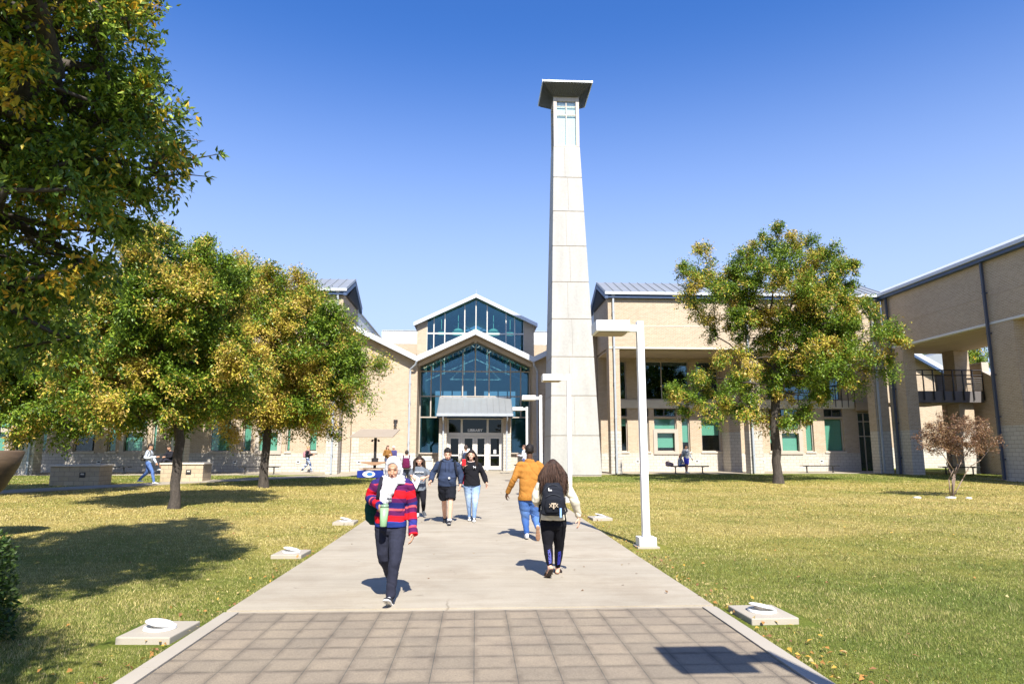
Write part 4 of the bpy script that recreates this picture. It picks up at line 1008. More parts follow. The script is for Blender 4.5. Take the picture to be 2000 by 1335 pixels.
P0_ = make_pad(); pads = [(-2.83, 6.64, 'nearest ground light on the left, its pad beside the pavers'), (-2.90, 11.36, 'ground light in the middle of the three on the left of the path'), (-2.90, 15.9, 'farthest ground light on the left of the path'),
    (2.87, 7.02, 'nearest ground light on the right, its pad beside the pavers'), (2.95, 16.5, 'farther ground light on the right, behind the nearest lamp post')]
for i, (x, y, lb) in enumerate(pads):
    o = P0_ if i == 0 else copy_tree(P0_); o.location = (x, y, ground(y)-.018); o.rotation_euler = (0, 0, .03*(i-2)); o['label'] = lb
# benches
def make_bench():
    t = thing('bench', 'x', 'bench', (0, 0, 0), 0, 'black backless benches along the facades')
    b = MB()
    for k in range(4): b.box(-1.2, 1.2, -.22+k*.115, -.13+k*.115, .42, .46)
    b.box(-1.2, 1.2, -.23, -.222, .40, .47); b.build('seat', M['black'], t)
    for s in (-.85, .85):
        b = MB(); b.box(s-.03, s+.03, -.2, .2, .38, .419); b.box(s-.03, s+.03, -.03, .03, .02, .38); b.box(s-.03, s+.03, -.2, .2, 0, .02); b.build('leg', M['black'], t)
    return t
B0 = make_bench()
for i, (u, Y, rz, lb) in enumerate(((1345, 42.4, 0, 'black bench in front of the windows with a student seated on it'), (1600, 43.2, 0, 'black bench right of the lone tree near the side door'), (1872, 40.5, 0, 'black bench in the passage behind the rusty sapling'),
        (508, 42.4, 0, 'black bench by the left facade behind the straight trunked ash'), (215, 42.6, 0, 'black bench by the left facade between the two stone planters'), (1012, 44.8, 1.57, 'black bench beside the right end of the entrance canopy'))):
    o = B0 if i == 0 else copy_tree(B0); p = atY(u, 900, Y); o.location = (p.x, Y, ground(Y)+.02); o.rotation_euler = (0, 0, rz); o['label'] = lb
# block planters
def planter(c, w, d, h, lb, rz):
    t = thing('stone_planter', lb, 'planter', (c[0], c[1], ground(c[1])), rz, 'low tan block planters with concrete caps')
    b = MB(); b.box(-w/2, w/2, -d/2, -d/2+.2, -.1, h); b.box(-w/2, w/2, d/2-.2, d/2, -.1, h); b.box(-w/2, -w/2+.2, -d/2+.2, d/2-.2, -.1, h); b.box(w/2-.2, w/2, -d/2+.2, d/2-.2, -.1, h)
    b.build('wall', M['planterstone'], t, world=False)
    b = MB(); e = .05; b.box(-w/2-e, w/2+e, -d/2-e, -d/2+.25, h+.001, h+.07); b.box(-w/2-e, w/2+e, d/2-.25, d/2+e, h+.001, h+.07); b.box(-w/2-e, -w/2+.25, -d/2+.25, d/2-.25, h+.001, h+.07); b.box(w/2-.25, w/2+e, -d/2+.25, d/2-.25, h+.001, h+.07)
    b.build('cap', M['trim'], t, world=False)
    b = MB(); b.box(-w/2+.2, w/2-.2, -d/2+.2, d/2-.2, 0, h-.1); b.build('soil', M['bark'], t, world=False)
    b = MB(); b.box(w*.10, w*.10+.24, -d/2-.02, -d/2-.001, h*.42, h*.42+.22); q = b.build('light_box', M['black'], t, world=False)
    b = MB(); b.box(w*.10+.05, w*.10+.19, -d/2-.025, -d/2-.021, h*.42+.12, h*.42+.18); b.build('lens', M['trim'], q, world=False)
    return t
planter((-17.35, 31.6), 2.0, 1.2, .82, 'left block planter, partly shaded, nearer the picture border', .06)
planter((-14.1, 34.7), 1.95, 1.2, .82, 'right block planter behind the forked ash trunk, a dark clothed student leaning there', .04)
# curved wooden form at the left border
M['wood'] = plain('wood', (.10, .065, .036), .6, .35, 2.5, stretch=(1, 1, 7), bmp=.3, bscale=30)
ct = thing('curved_bench', 'brown curved wooden bowl form cut off by the left border', 'sculpture', (-9.9, 13.6, .01))
bx_ = atY(38, 900, 13.6).x-.95; ct.location = (bx_, 13.6, .01)
mb = MB(); mb.tube([(bx_, 13.6, 0), (bx_, 13.6, .6)], [.35, .28], 16); mb.build('pedestal', M['wood'], ct)
mb = MB(); n = 24; prof = [(.25, .0), (.5, .10), (.75, .32), (.95, .62), (1.05, .86), (.98, .88), (.6, .80)]
V = []; 
for (rr, z) in prof:
    for j in range(n): a = 2*PI*j/n; V.append((bx_+rr*math.cos(a)*.9, 13.6+rr*math.sin(a)*.7, .55+z*1.25))
mb.add(V, [(k*n+j, k*n+(j+1) % n, (k+1)*n+(j+1) % n, (k+1)*n+j) for k in range(len(prof)-1) for j in range(n)]+[tuple(range(n))[::-1], tuple((len(prof)-1)*n+j for j in range(n))])
mb.build('bowl', M['wood'], ct, smooth=True)
# solar charging table
kx, ky = -5.5, 38.2; kz = ground(ky)+.03
M['woodtop'] = plain('woodtop', (.32, .19, .11), .5, .15, 6, stretch=(8, 1, 1))
M['banner'] = plain('banner', (.010, .028, .21), .4, .35, 2.2)
M['solar'] = plain('solar', (.30, .25, .19), .45, .06, 3)
kt = thing('solar_table', 'solar charging picnic table with tilted panel on a black mast and a blue printed base', 'charging table', (kx, ky, kz))
def kb(nm, mat, *boxes, bevel=0):
    b = MB()
    for q in boxes: b.box(kx+q[0], kx+q[1], ky+q[2], ky+q[3], kz+q[4], kz+q[5])
    return b.build(nm, M[mat], kt, bevel=bevel)
kb('mast', 'black', (-.07, .07, -.07, .07, .45, 2.15), (-.17, .17, -.12, .12, .80, 1.02))
b = MB(); a = [(-1.32, -.75, 2.10), (1.02, -.75, 2.10), (1.26, .55, 2.55), (-.93, .55, 2.55)]
b.add([(kx+x, ky+y, kz+z) for x, y, z in a]+[(kx+x, ky+y, kz+z+.05) for x, y, z in a], [(3, 2, 1, 0), (4, 5, 6, 7), (0, 1, 5, 4), (1, 2, 6, 5), (2, 3, 7, 6), (3, 0, 4, 7)]); pn = b.build('solar_panel', M['solar'], kt)
b = MB()
for k in range(1, 9):
    t = k/9; p = [a[0][i]*(1-t)+a[1][i]*t for i in range(3)]; q = [a[3][i]*(1-t)+a[2][i]*t for i in range(3)]
    b.tube([(kx+p[0], ky+p[1]-.002, kz+p[2]-.006), (kx+q[0], ky+q[1], kz+q[2]-.006)], .011, 4)
b.build('panel_rib', M['whitemetal'], pn)
b = MB()
for s in (-1, 1): b.tube([(kx+s*.07, ky, kz+2.0), (kx+s*.17, ky, kz+1.98)], .02, 6); b.tube([(kx+s*.17, ky, kz+2.02), (kx+s*.18, ky, kz+1.9)], [.03, .07], 8)
b.build('floodlight', M['black'], kt)
b = MB(); b.prism([(-.76, .78), (-.1, .65), (.1, .65), (.76, .78), (.76, .81), (-.76, .81)], 'y', -.45, .45); b.v = [(x+kx, y+ky, z+kz) for x, y, z in b.v]; b.build('table_top', M['woodtop'], kt)
kb('table_leg', 'black', (-.06, .06, -.06, .06, .42, .66)); kb('seat', 'woodtop', (-.72, .72, -.72, -.45, .43, .47), (-.72, .72, .45, .72, .43, .47)); kb('seat_arm', 'black', (-.5, -.44, -.7, .7, .39, .428), (.44, .5, -.7, .7, .39, .428))
pb = kb('base_panel', 'banner', (-.80, .83, -.85, .80, 0, .36))
b = MB()
def oval(cx, cz, rx, rz, y, n=28): return [(cx+rx*math.cos(2*PI*i/n), y, cz+rz*math.sin(2*PI*i/n)) for i in range(n)]
o1 = oval(kx-.18, kz+.18, .33, .16, ky-.856); o2 = oval(kx-.13, kz+.18, .16, .09, ky-.856)
b.add(o1+o2, [(i, (i+1) % 28, 28+(i+1) % 28, 28+i) for i in range(28)]); b.build('ring_logo', M['whitepaint'], pb)
b = MB()
M['logoblue'] = plain('logoblue', (.03, .16, .62), .4, .05, 3); b.add(oval(kx-.13, kz+.18, .15, .085, ky-.858), [tuple(range(28))]); b.build('dot_logo', M['logoblue'], pb)
# two white stones / irrigation lids on the right lawn
for u, v, lb, w_ in ((1792, 972, 'pale flat stone on the grass left of the sapling', .14), (1892, 973, 'small pale flat stone on the grass right of the sapling', .09), (1858, 972, 'flat pale stone at the foot of the sapling', .17)):
    p = None; d = ray(u, v); g_ = .09; t = (g_-HC)/d[2]; x, y = d[0]*t, d[1]*t
    b = MB(); n = 9; rr = [w_*(.8+.35*random.random()) for _ in range(n)]; V = [(x+rr[j]*math.cos(2*PI*j/n), y+rr[j]*.7*math.sin(2*PI*j/n), ground(y)+z) for z in (-.02, .045) for j in range(n)]+[(x, y, ground(y)+.065)]
    b.add(V, [(j, (j+1) % n, n+(j+1) % n, n+j) for j in range(n)]+[(n+j, n+(j+1) % n, 2*n) for j in range(n)]); o = b.build('stone', M['whitepaint']); tag(o, lb, 'stone', 'pale stones around the sapling')
# ================================================================ people
def tint_mat(name, rough, spec=.4, bmp=0, bscale=150, sheen=0, var=.12, vscale=14, sss=0, stretch=None):
    m, nt, b = new_mat(name); at = N(nt, 'ShaderNodeAttribute', attribute_name='tint')
    n = tnoise(nt, vscale, 4, .6, stretch=stretch); g = ramp(nt, n, [(.3, (1-var,)*3), (.7, (1+var,)*3)])
    nt.links.new(mixrgb(nt, at.outputs['Color'], g, 1, 'MULTIPLY'), b.inputs['Base Color'])
    b.inputs['Roughness'].default_value = rough; b.inputs['Specular IOR Level'].default_value = spec
    if sss: b.inputs['Subsurface Weight'].default_value = sss; b.inputs['Subsurface Radius'].default_value = (.012, .004, .002); b.inputs['Subsurface Scale'].default_value = 1
    if bmp: bump(nt, b, tnoise(nt, bscale, 5, .6), bmp, .012 if bscale < 60 else .003)
    return m
M['skin'] = tint_mat('skin', .5, .35, .1, 200, var=.04, sss=.08)
M['cloth'] = tint_mat('cloth', .95, .12, .55, 13, var=.10)
M['denim'] = tint_mat('denim', .9, .2, .55, 15, var=.14, vscale=24)
M['hair'] = tint_mat('hair', .6, .3, .8, 55, var=.4, vscale=60, stretch=(1, 1, .12))
M['shoe'] = tint_mat('shoe', .6, .35, .1, 100, var=.05)
M['shiny'] = tint_mat('shiny', .3, .5, 0, var=.02)

def ell_pts(mb, c, r, R_=None, n=14, m=9, f=None):
    V = []; F_ = []
    for i in range(m+1):
        ph = -PI/2+PI*i/m
        for j in range(n):
            th = 2*PI*j/n; d = Vector((math.cos(ph)*math.cos(th), math.cos(ph)*math.sin(th), math.sin(ph)))
            p = Vector((d.x*r[0], d.y*r[1], d.z*r[2]))
            if f: p = f(p, d)
            if R_ is not None: p = R_ @ p
            V.append(Vector(c)+p)
    for i in range(m):
        for j in range(n): F_.append((i*n+j, i*n+(j+1) % n, (i+1)*n+(j+1) % n, (i+1)*n+j))
    F_.append(tuple(range(n))[::-1]); F_.append(tuple(m*n+j for j in range(n)))
    mb.add(V, F_)
def loft(mb, rings, n=20):
    """rings: (centre, rx, ry, yaw) stacked roughly along z, optionally tilt via centre offsets"""
    V = []; F_ = []
    for (c, rx, ry, yw) in rings:
        cy_, sy_ = math.cos(yw), math.sin(yw)
        for j in range(n):
            a = 2*PI*j/n; x = rx*math.copysign(abs(math.cos(a))**.85, math.cos(a)); y = ry*math.copysign(abs(math.sin(a))**.85, math.sin(a))
            V.append(Vector(c)+Vector((x*cy_-y*sy_, x*sy_+y*cy_, 0)))
    k = len(rings)
    for i in range(k-1):
        for j in range(n): F_.append((i*n+j, i*n+(j+1) % n, (i+1)*n+(j+1) % n, (i+1)*n+j))
    F_.append(tuple(range(n))[::-1]); F_.append(tuple((k-1)*n+j for j in range(n)))
    mb.add(V, F_)
def limb(mb, pts, rr, n=12, sub=3, cap=True):
    """smooth tapered limb through joints (Catmull-Rom), rounded ends"""
    P = [Vector(p) for p in pts]; Q = []; R_ = []
    for i in range(len(P)-1):
        a = P[max(i-1, 0)]; b = P[i]; c = P[i+1]; d = P[min(i+2, len(P)-1)]
        for s in range(sub):
            t = s/sub
            Q.append(.5*((2*b)+(c-a)*t+(2*a-5*b+4*c-d)*t*t+(3*b-a-3*c+d)*t**3)); R_.append(rr[i]*(1-t)+rr[i+1]*t)
    Q.append(P[-1]); R_.append(rr[-1])
    mb.tube(Q, R_, n)
    ell_pts(mb, Q[0], (R_[0],)*3, n=10, m=6)
    if cap: ell_pts(mb, Q[-1], (R_[-1],)*3, n=10, m=6)
def remesh(mb, vox, smooth=3):
    me = bpy.data.meshes.new('tmp'); me.from_pydata([tuple(v) for v in mb.v], [], mb.f)
    bm = bmesh.new(); bm.from_mesh(me); bmesh.ops.recalc_face_normals(bm, faces=bm.faces); bm.to_mesh(me); bm.free()
    o = bpy.data.objects.new('tmp', me); C.objects.link(o)
    r_ = o.modifiers.new('r', 'REMESH'); r_.mode = 'VOXEL'; r_.voxel_size = vox; r_.adaptivity = 0
    if smooth: s_ = o.modifiers.new('s', 'SMOOTH'); s_.iterations = smooth; s_.factor = .5
    dg = bpy.context.evaluated_depsgraph_get(); dg.update(); out = bpy.data.meshes.new_from_object(o.evaluated_get(dg))
    bpy.data.objects.remove(o); bpy.data.meshes.remove(me); return out
def coords(me):
    a = np.empty(len(me.vertices)*3, dtype=np.float32); me.vertices.foreach_get('co', a); return a.reshape(-1, 3).astype(float)
def normals(me):
    a = np.empty(len(me.vertices)*3, dtype=np.float32); me.vertices.foreach_get('normal', a); return a.reshape(-1, 3).astype(float)
def finish(name, me, mat, parent, tintf, disp=None):
    P = coords(me)
    if disp is not None:
        Nn = normals(me); P2 = P+Nn*disp(P)[:, None]; me.vertices.foreach_set('co', P2.astype(np.float32).ravel())
    at = me.attributes.new('tint', 'FLOAT_COLOR', 'POINT'); c = np.ones((len(P), 4), dtype=np.float32)
    c[:, :3] = tintf(P) if callable(tintf) else np.array(tintf); at.data.foreach_set('color', c.ravel())
    me.polygons.foreach_set('use_smooth', [True]*len(me.polygons)); me.update()
    return link_mesh(name, me, parent, True, [M[mat]])
def folds(amp, seed, sx=5., sz=9., tilt=.5):
    def f(P):
        a = vnoise(P*np.array([sx/3, sx/3, sz/3])+P[:, [2]]*np.array([tilt, -tilt, 0]), .8, seed)-.5
        b = vnoise(P*np.array([1, 1, 2.2]), 3.2, seed+7)-.5
        ridge = np.abs(vnoise(P*np.array([1., 1., 1.6])+P[:, [0]]*np.array([0, 0, .8]), 2.0, seed+3)-.5)*2
        return amp*(a*1.2+b*.8-(1-ridge)**3*.9)
    return f
def hand(mb, wrist, d, n, thumb, curl=.6, s=1.0, spread=1.0, tcurl=.5):
    d = Vector(d).normalized(); n = Vector(n); n = (n-d*n.dot(d)).normalized(); w = d.cross(n).normalized()*thumb; W_ = Vector(wrist)
    R_ = Matrix((w, d, n)).transposed()
    ell_pts(mb, W_+d*.048*s, (.040*s, .055*s, .016*s), R_, 12, 8); mb.tube([W_-d*.02*s, W_+d*.03*s], [.024*s, .027*s], 10)
    for i, L_ in enumerate((.072, .080, .074, .057)):
        rt = W_+d*(.083-.006*abs(i-1.2))*s+w*(.030-.0198*i)*s*spread; p = rt-d*.02*s; q = [p, rt]; ang = 0
        fd = (d+w*(.10-.07*i)*spread).normalized()
        for k, (fr, cu) in enumerate(((.45, .45), (.30, .75), (.25, .6))):
            ang += curl*cu; rt = rt+(fd*math.cos(ang)+n*math.sin(ang))*(L_*fr*s); q.append(rt)
        mb.tube(q, [.0088*s, .0088*s, .0082*s, .0076*s, .0060*s], 8); ell_pts(mb, rt, (.0062*s,)*3, n=8, m=5)
    rt = W_+d*.022*s+w*.026*s; td = (d*.65+w*.72+n*.25).normalized(); q = [rt-w*.01, rt+td*.034*s]; a2 = (td+n*tcurl*.6+d*.25).normalized(); q += [q[-1]+a2*.028*s]; a3 = (a2+n*tcurl*.6).normalized(); q += [q[-1]+a3*.024*s]
    mb.tube(q, [.013*s, .011*s, .0095*s, .0070*s], 8); ell_pts(mb, q[-1], (.0072*s,)*3, n=8, m=5)
def head_frame(c, yaw=0, pitch=0, roll=0, s=1.0):
    """yaw 0 faces -Y (the viewer); pitch>0 looks down"""
    return Matrix.Translation(Vector(c)) @ Matrix.Rotation(yaw, 4, 'Z') @ Matrix.Rotation(pitch, 4, 'X') @ Matrix.Rotation(roll, 4, 'Y') @ Matrix.Scale(s, 4)
def put_head(mb, H):
    R3 = H.to_3x3()
    def e(c, r, f=None, n=18, m=12): ell_pts(mb, H @ Vector(c), r, R3, n, m, f)
    e((0, .012, .022), (.074, .092, .090)); e((0, -.022, -.018), (.064, .064, .082)); e((0, -.036, -.074), (.046, .048, .042)); e((0, -.062, -.096), (.022, .020, .018), n=10, m=7)
    e((0, -.100, -.026), (.010, .014, .024), n=10, m=7); e((0, -.108, -.036), (.0145, .012, .010), n=10, m=7)
    e((.028, -.070, -.040), (.022, .016, .020), n=10, m=7); e((-.028, -.070, -.040), (.022, .016, .020), n=10, m=7)
    e((0, -.084, -.066), (.023, .011, .0055), n=10, m=7); e((0, -.083, -.077), (.019, .011, .006), n=10, m=7); e((0, -.076, .014), (.050, .014, .010), n=12, m=7)
    for s in (-1, 1): e((s*.073, .008, -.018), (.009, .018, .030), n=10, m=7)
def to_local(H, P):
    Hi = np.array(H.inverted()); return P@Hi[:3, :3].T+Hi[:3, 3]
def face_paint(H, skin, P, brow=(.02, .013, .01), lip=(.36, .12, .11), down=False, smile=False, cheek=.12):
    L = to_local(H, P); col = np.tile(np.array(skin, float), (len(P), 1)); front = (L[:, 1] < -.035) & (L[:, 2] > -.13) & (L[:, 2] < .13) & (np.abs(L[:, 0]) < .075)
    x, z = np.abs(L[:, 0]), L[:, 2]
    def put(mask, c, k=1.0):
        mk = mask & front; col[mk] = col[mk]*(1-k)+np.array(c)*k
    put((((x-.040)/.026)**2+((z+.045)/.024)**2) < 1, np.array(skin)*np.array([1.12, .86, .84]), cheek*2)
    put((((x-.031)/.021)**2+((z+.002)/.012)**2) < 1, np.array(skin)*.72, .8)       # socket
    if down: put((((x-.031)/.016)**2+((z+.008+.002*0)/.0035)**2) < 1, (.02, .012, .01))
    else:
        put((((x-.031)/.0150)**2+((z+.003)/.0062)**2) < 1, (.62, .58, .54)); put((((x-.031)/.0065)**2+((z+.003)/.0065)**2) < 1, (.03, .018, .012))
        put((((x-.031)/.017)**2+((z-.0045)/.0026)**2) < 1, (.02, .012, .01))
    put((((x-.032)/.021)**2+((z-.0195+((x-.03)*6)**2*.01)/.0042)**2) < 1, brow, .85)
    mz = -.071+(x**2*(7 if smile else 2)); wx = .027 if smile else .022
    put(((x/wx)**2+((z-mz)/.0105)**2) < 1, lip, .85)
    if smile: put(((x/.020)**2+((z-mz)/.0045)**2) < 1, (.80, .76, .70))
    else: put(((x/.020)**2+((z-mz)/.0022)**2) < 1, (.10, .03, .03), .8)
    put((((x-.007)/.0035)**2+((z+.044)/.003)**2) < 1, np.array(skin)*.35)
    put((x < .011) & (z > -.046) & (z < -.0), np.array(skin)*1.08, .6)
    return col
def shell(H, fac, n=40, m=28):
    """closed shell round the head; fac(direction in head space) -> radius factor"""
    mb = MB(); base = (.080, .100, .112)
    def f(p, d): k = fac(d); return Vector((p.x*k, p.y*k+.008, p.z*k+.004))
    ell_pts(mb, H @ Vector((0, 0, 0)), base, H.to_3x3(), n, m, f); return mb
def short_hair(H, line=.30, back=-.55, top=1.10, side=1.04):
    def fac(d):
        front = -d.y
        lim = line-.10*min(1, (abs(d.x)/.55)**2) if front > .25 else (back*(1-max(0, front+.35)/.6)+line*max(0, front+.35)/.6 if front > -.35 else back)
        t = max(0, min(1, (d.z-lim)/.13)); return .80+(t*t*(3-2*t))*((top if d.z > .6 else side+(top-side)*max(0, d.z)/.6)-.80)
    return shell(H, fac)
def shoe(t, ank, d, up, col, sole=(.75, .74, .70), s=1.0, name='shoe', vox=.006, upper2=None, toe=None):
    d = Vector(d).normalized(); up = Vector(up); up = (up-d*up.dot(d)).normalized(); w = d.cross(up); A = Vector(ank)-up*.075*s; R_ = Matrix((w, d, up)).transposed()
    mb = MB()
    for (y, wx, hz, zz) in ((-.045, .032, .034, .034), (-.01, .034, .045, .045), (.04, .036, .040, .038), (.09, .041, .032, .030), (.135, .043, .026, .026), (.165, .036, .020, .022)):
        ell_pts(mb, A+d*y*s+up*zz*s, (wx*s, .042*s, hz*s), R_, 12, 8)
    for (y, wx) in ((-.035, .036), (.03, .036), (.09, .043), (.14, .044), (.165, .037)): ell_pts(mb, A+d*y*s+up*.010*s, (wx*s, .05*s, .012*s), R_, 12, 6)
    mb.tube([A+up*.04*s, A+up*.095*s], [.036*s, .038*s], 10)
    me = remesh(mb, vox, 2); Ri = np.array(R_)
    def tf(P):
        L = (P-np.array(A))@Ri; c = np.tile(np.array(col, float), (len(P), 1)); 
        if upper2 is not None: c[(L[:, 1] > .02*s) & (L[:, 1] < .10*s) & (np.abs(L[:, 0]) < .018*s)] = upper2
        if toe is not None: c[(L[:, 1] > .145*s)] = toe
        c[L[:, 2] < .020*s] = sole; c[L[:, 2] < -.001*s] = np.array(sole)*(.35 if max(sole) > .5 else 1)
        return c
    return finish(name, me, 'shoe', t, tf)
SK = {'light': (.62, .36, .25), 'tan': (.50, .285, .185), 'brown': (.40, .22, .14), 'dark': (.085, .042, .025)}

class Fig:
    def __init__(s, Y, J, face=1):
        s.Y = Y; s.J = {k: atY(q[0], q[1], Y+(q[2] if len(q) > 2 else 0)) for k, q in J.items()}
    def __getitem__(s, k): return s.J[k]
def lerp(a, b, t): return a*(1-t)+b*t
def body_mesh(t, F, H, skin, vox, hands, face=None, build=1.0, legs=True, name='body', arm=1.0, leg=1.0):
    mb = MB(); put_head(mb, H); nb = F['neck']; pv = F['pelvis']; ch = lerp(pv, nb, .68)
    limb(mb, [H @ Vector((0, .018, -.07)), nb+Vector((0, 0, .01)), nb-Vector((0, 0, .05))], [.049*build**.5, .053*build**.5, .058])
    yw = math.atan2((F['shR']-F['shL']).y, (F['shR']-F['shL']).x); sw = (F['shR']-F['shL']).length/2
    loft(mb, [(pv-Vector((0, 0, .08)), .11*build, .08*build, yw), (pv, .13*build, .09*build, yw), (lerp(pv, nb, .35), .105*build, .075*build, yw), (ch, .125*build, .085*build, yw), (lerp(pv, nb, .88), sw*.62, .05, yw), (nb-Vector((0, 0, .01)), .06, .05, yw)])
    for s in 'LR':
        limb(mb, [lerp(F['sh'+s], nb, .22)-Vector((0, 0, .025)), lerp(F['sh'+s], F['el'+s], .3), F['el'+s], F['wr'+s]], [.032*arm, .038*arm, .034*arm, .024*arm])
        if legs: limb(mb, [F['hip'+s], F['kn'+s], F['kn'+s]*.62+F['an'+s]*.38, F['an'+s]], [.075*leg, .052*leg, .052*leg, .036*leg]); 
        if hands.get(s): hand(mb, F['wr'+s], **hands[s])
    me = remesh(mb, vox, 3)
    return finish(name, me, 'skin', t, (lambda P: face_paint(H, skin, P, **(face or {}))))
def torso_top(t, F, name, color, vox=.009, rx=.165, ry=.125, hem_rx=.175, hem_ry=.135, hem=None, sleeve=(.062, .052, .040), sl_end=1.0, amp=.007, seed=1, belly=0, mat='cloth', collar=.075, long_cuff=0, sh_drop=.0):
    mb = MB(); nb = F['neck']; pv = F['pelvis']; hz = F['hem'] if hem is None else hem
    yw = math.atan2((F['shR']-F['shL']).y, (F['shR']-F['shL']).x); sw = (F['shR']-F['shL']).length/2
    shc = (F['shR']+F['shL'])/2
    loft(mb, [(hz, hem_rx, hem_ry, yw), (lerp(hz, shc, .18)+Vector((0, -belly*.4, 0)), hem_rx*.99, hem_ry+belly*.4, yw), (lerp(hz, shc, .4)+Vector((0, -belly, 0)), rx*.97, ry+belly*.6, yw), (lerp(hz, shc, .62), rx, ry, yw),
              (lerp(hz, shc, .82), rx*.98+.01, ry*.95, yw), (lerp(hz, shc, .94), sw+.012, ry*.74, yw), (shc+Vector((0, 0, .018)), sw*.86, ry*.62, yw), (shc+Vector((0, 0, .044)), sw*.60, ry*.52, yw), (nb+Vector((0, 0, .0)), collar, collar*.85, yw)], 28)
    for s in 'LR':
        e = F['el'+s]; w = F['wr'+s]
        if sl_end <= .5: q = lerp(F['sh'+s], e, sl_end*2); limb(mb, [lerp(F['sh'+s], nb, .16)-Vector((0, 0, .012)), lerp(F['sh'+s], e, .5*sl_end*2), q], [sleeve[0]*.85, sleeve[1], sleeve[1]*1.05], 12, 3, False)
        else:
            w2 = w+(w-e).normalized()*long_cuff; s0_ = lerp(F['sh'+s], nb, .16)-Vector((0, 0, .012)); limb(mb, [s0_, lerp(F['sh'+s], e, .12), lerp(F['sh'+s], e, .5), e, lerp(e, w2, .55), w2], [sleeve[0]*.88, sleeve[0]*.96, sleeve[0]*.97, sleeve[1], (sleeve[1]+sleeve[2])/2, sleeve[2]], 14, 3, False)
    me = remesh(mb, vox, 2); return finish(name, me, mat, t, color, folds(amp, seed))
def trousers(t, F, name, color, vox=.008, rr=(.105, .068, .062, .046), amp=.004, seed=2, mat='denim', upto=1.0, waist=.16, wy=.115, top_dz=.10):
    mb = MB(); pv = F['pelvis']; hm = (F['hipL']+F['hipR'])/2
    yw = math.atan2((F['hipR']-F['hipL']).y, (F['hipR']-F['hipL']).x)
    loft(mb, [(hm-Vector((0, 0, .07)), waist*.75, wy*.8, yw), (hm-Vector((0, 0, .02)), waist*1.02, wy, yw), (hm+Vector((0, 0, top_dz)), waist*.93, wy*.92, yw)], 24)
    for s in 'LR':
        h, k, a = F['hip'+s], F['kn'+s], F['an'+s]
        if upto >= 1: limb(mb, [h, lerp(h, k, .5), k, lerp(k, a, .4), a+(k-a).normalized()*.02], [rr[0], (rr[0]+rr[1])/2+.004, rr[1], rr[2], rr[3]], 14)
        else: q = lerp(h, k, upto*2) if upto <= .5 else lerp(k, a, upto*2-1); mb.tube([h, lerp(h, q, .5), q], [rr[0], rr[1], rr[2]], 14); ell_pts(mb, h, (rr[0],)*3)
    me = remesh(mb, vox, 2); return finish(name, me, mat, t, color, folds(amp, seed, 6, 14))
def const(c): return lambda P: np.tile(np.array(c, float), (len(P), 1))
def locks(t, H, name, starts, length, r0, col, seed, wave=.02, spread=.1, n=5, fwd=0.0, ak=2.0, crown=.075):
    """long hair: tapered wavy locks from the scalp; spread = outward distance reached, fwd = drift towards the face side"""
    r = np.random.default_rng(seed); mb = MB(); R3 = H.to_3x3(); fw = R3 @ Vector((0, -1, 0))
    for (d, L_) in starts:
        p = H @ Vector((d[0]*.080, d[1]*.100+.008, d[2]*.112+.004)); out = R3 @ Vector((d[0], d[1], 0)); out.z = 0
        if out.length > 1e-3: out.normalize()
        ph = math.atan2(d[1], d[0])*5+d[2]*3+seed+r.random()*1.3; k = 11; q = []; sp_ = spread*(.6+.8*r.random()); sc = 1.08+.04*r.random(); hd0 = max(0, d[2])
        for i in range(k+1):
            u = i/k; w_ = wave*u*(.5+.5*u)
            arc = math.sin(min(1, u*ak)*PI/2)
            pos = p+out*(sp_*arc*(1-.15*u)+hd0*crown*arc+.006)+fw*(fwd*u)+Vector((0, 0, -L_*(u**1.15)))
            tang = Vector((-out.y, out.x, 0)); pos += tang*(math.sin(ph+u*9)*w_)+out*(math.cos(ph*1.7+u*10)*w_*.7); q.append(pos)
        mb.tube(q, [r0*.8]+[r0*(1-.8*((i+1)/k)**2.2) for i in range(k)], n)
    me = bpy.data.meshes.new(name); me.from_pydata([tuple(v) for v in mb.v], [], mb.f); me.update()
    c = np.array(col); rr = np.random.default_rng(seed+1); per = (k+1)*n; tn = np.repeat(.5+1.0*rr.random(len(starts)), per)[:, None]
    return finish(name, me, 'hair', t, lambda P: c*tn)

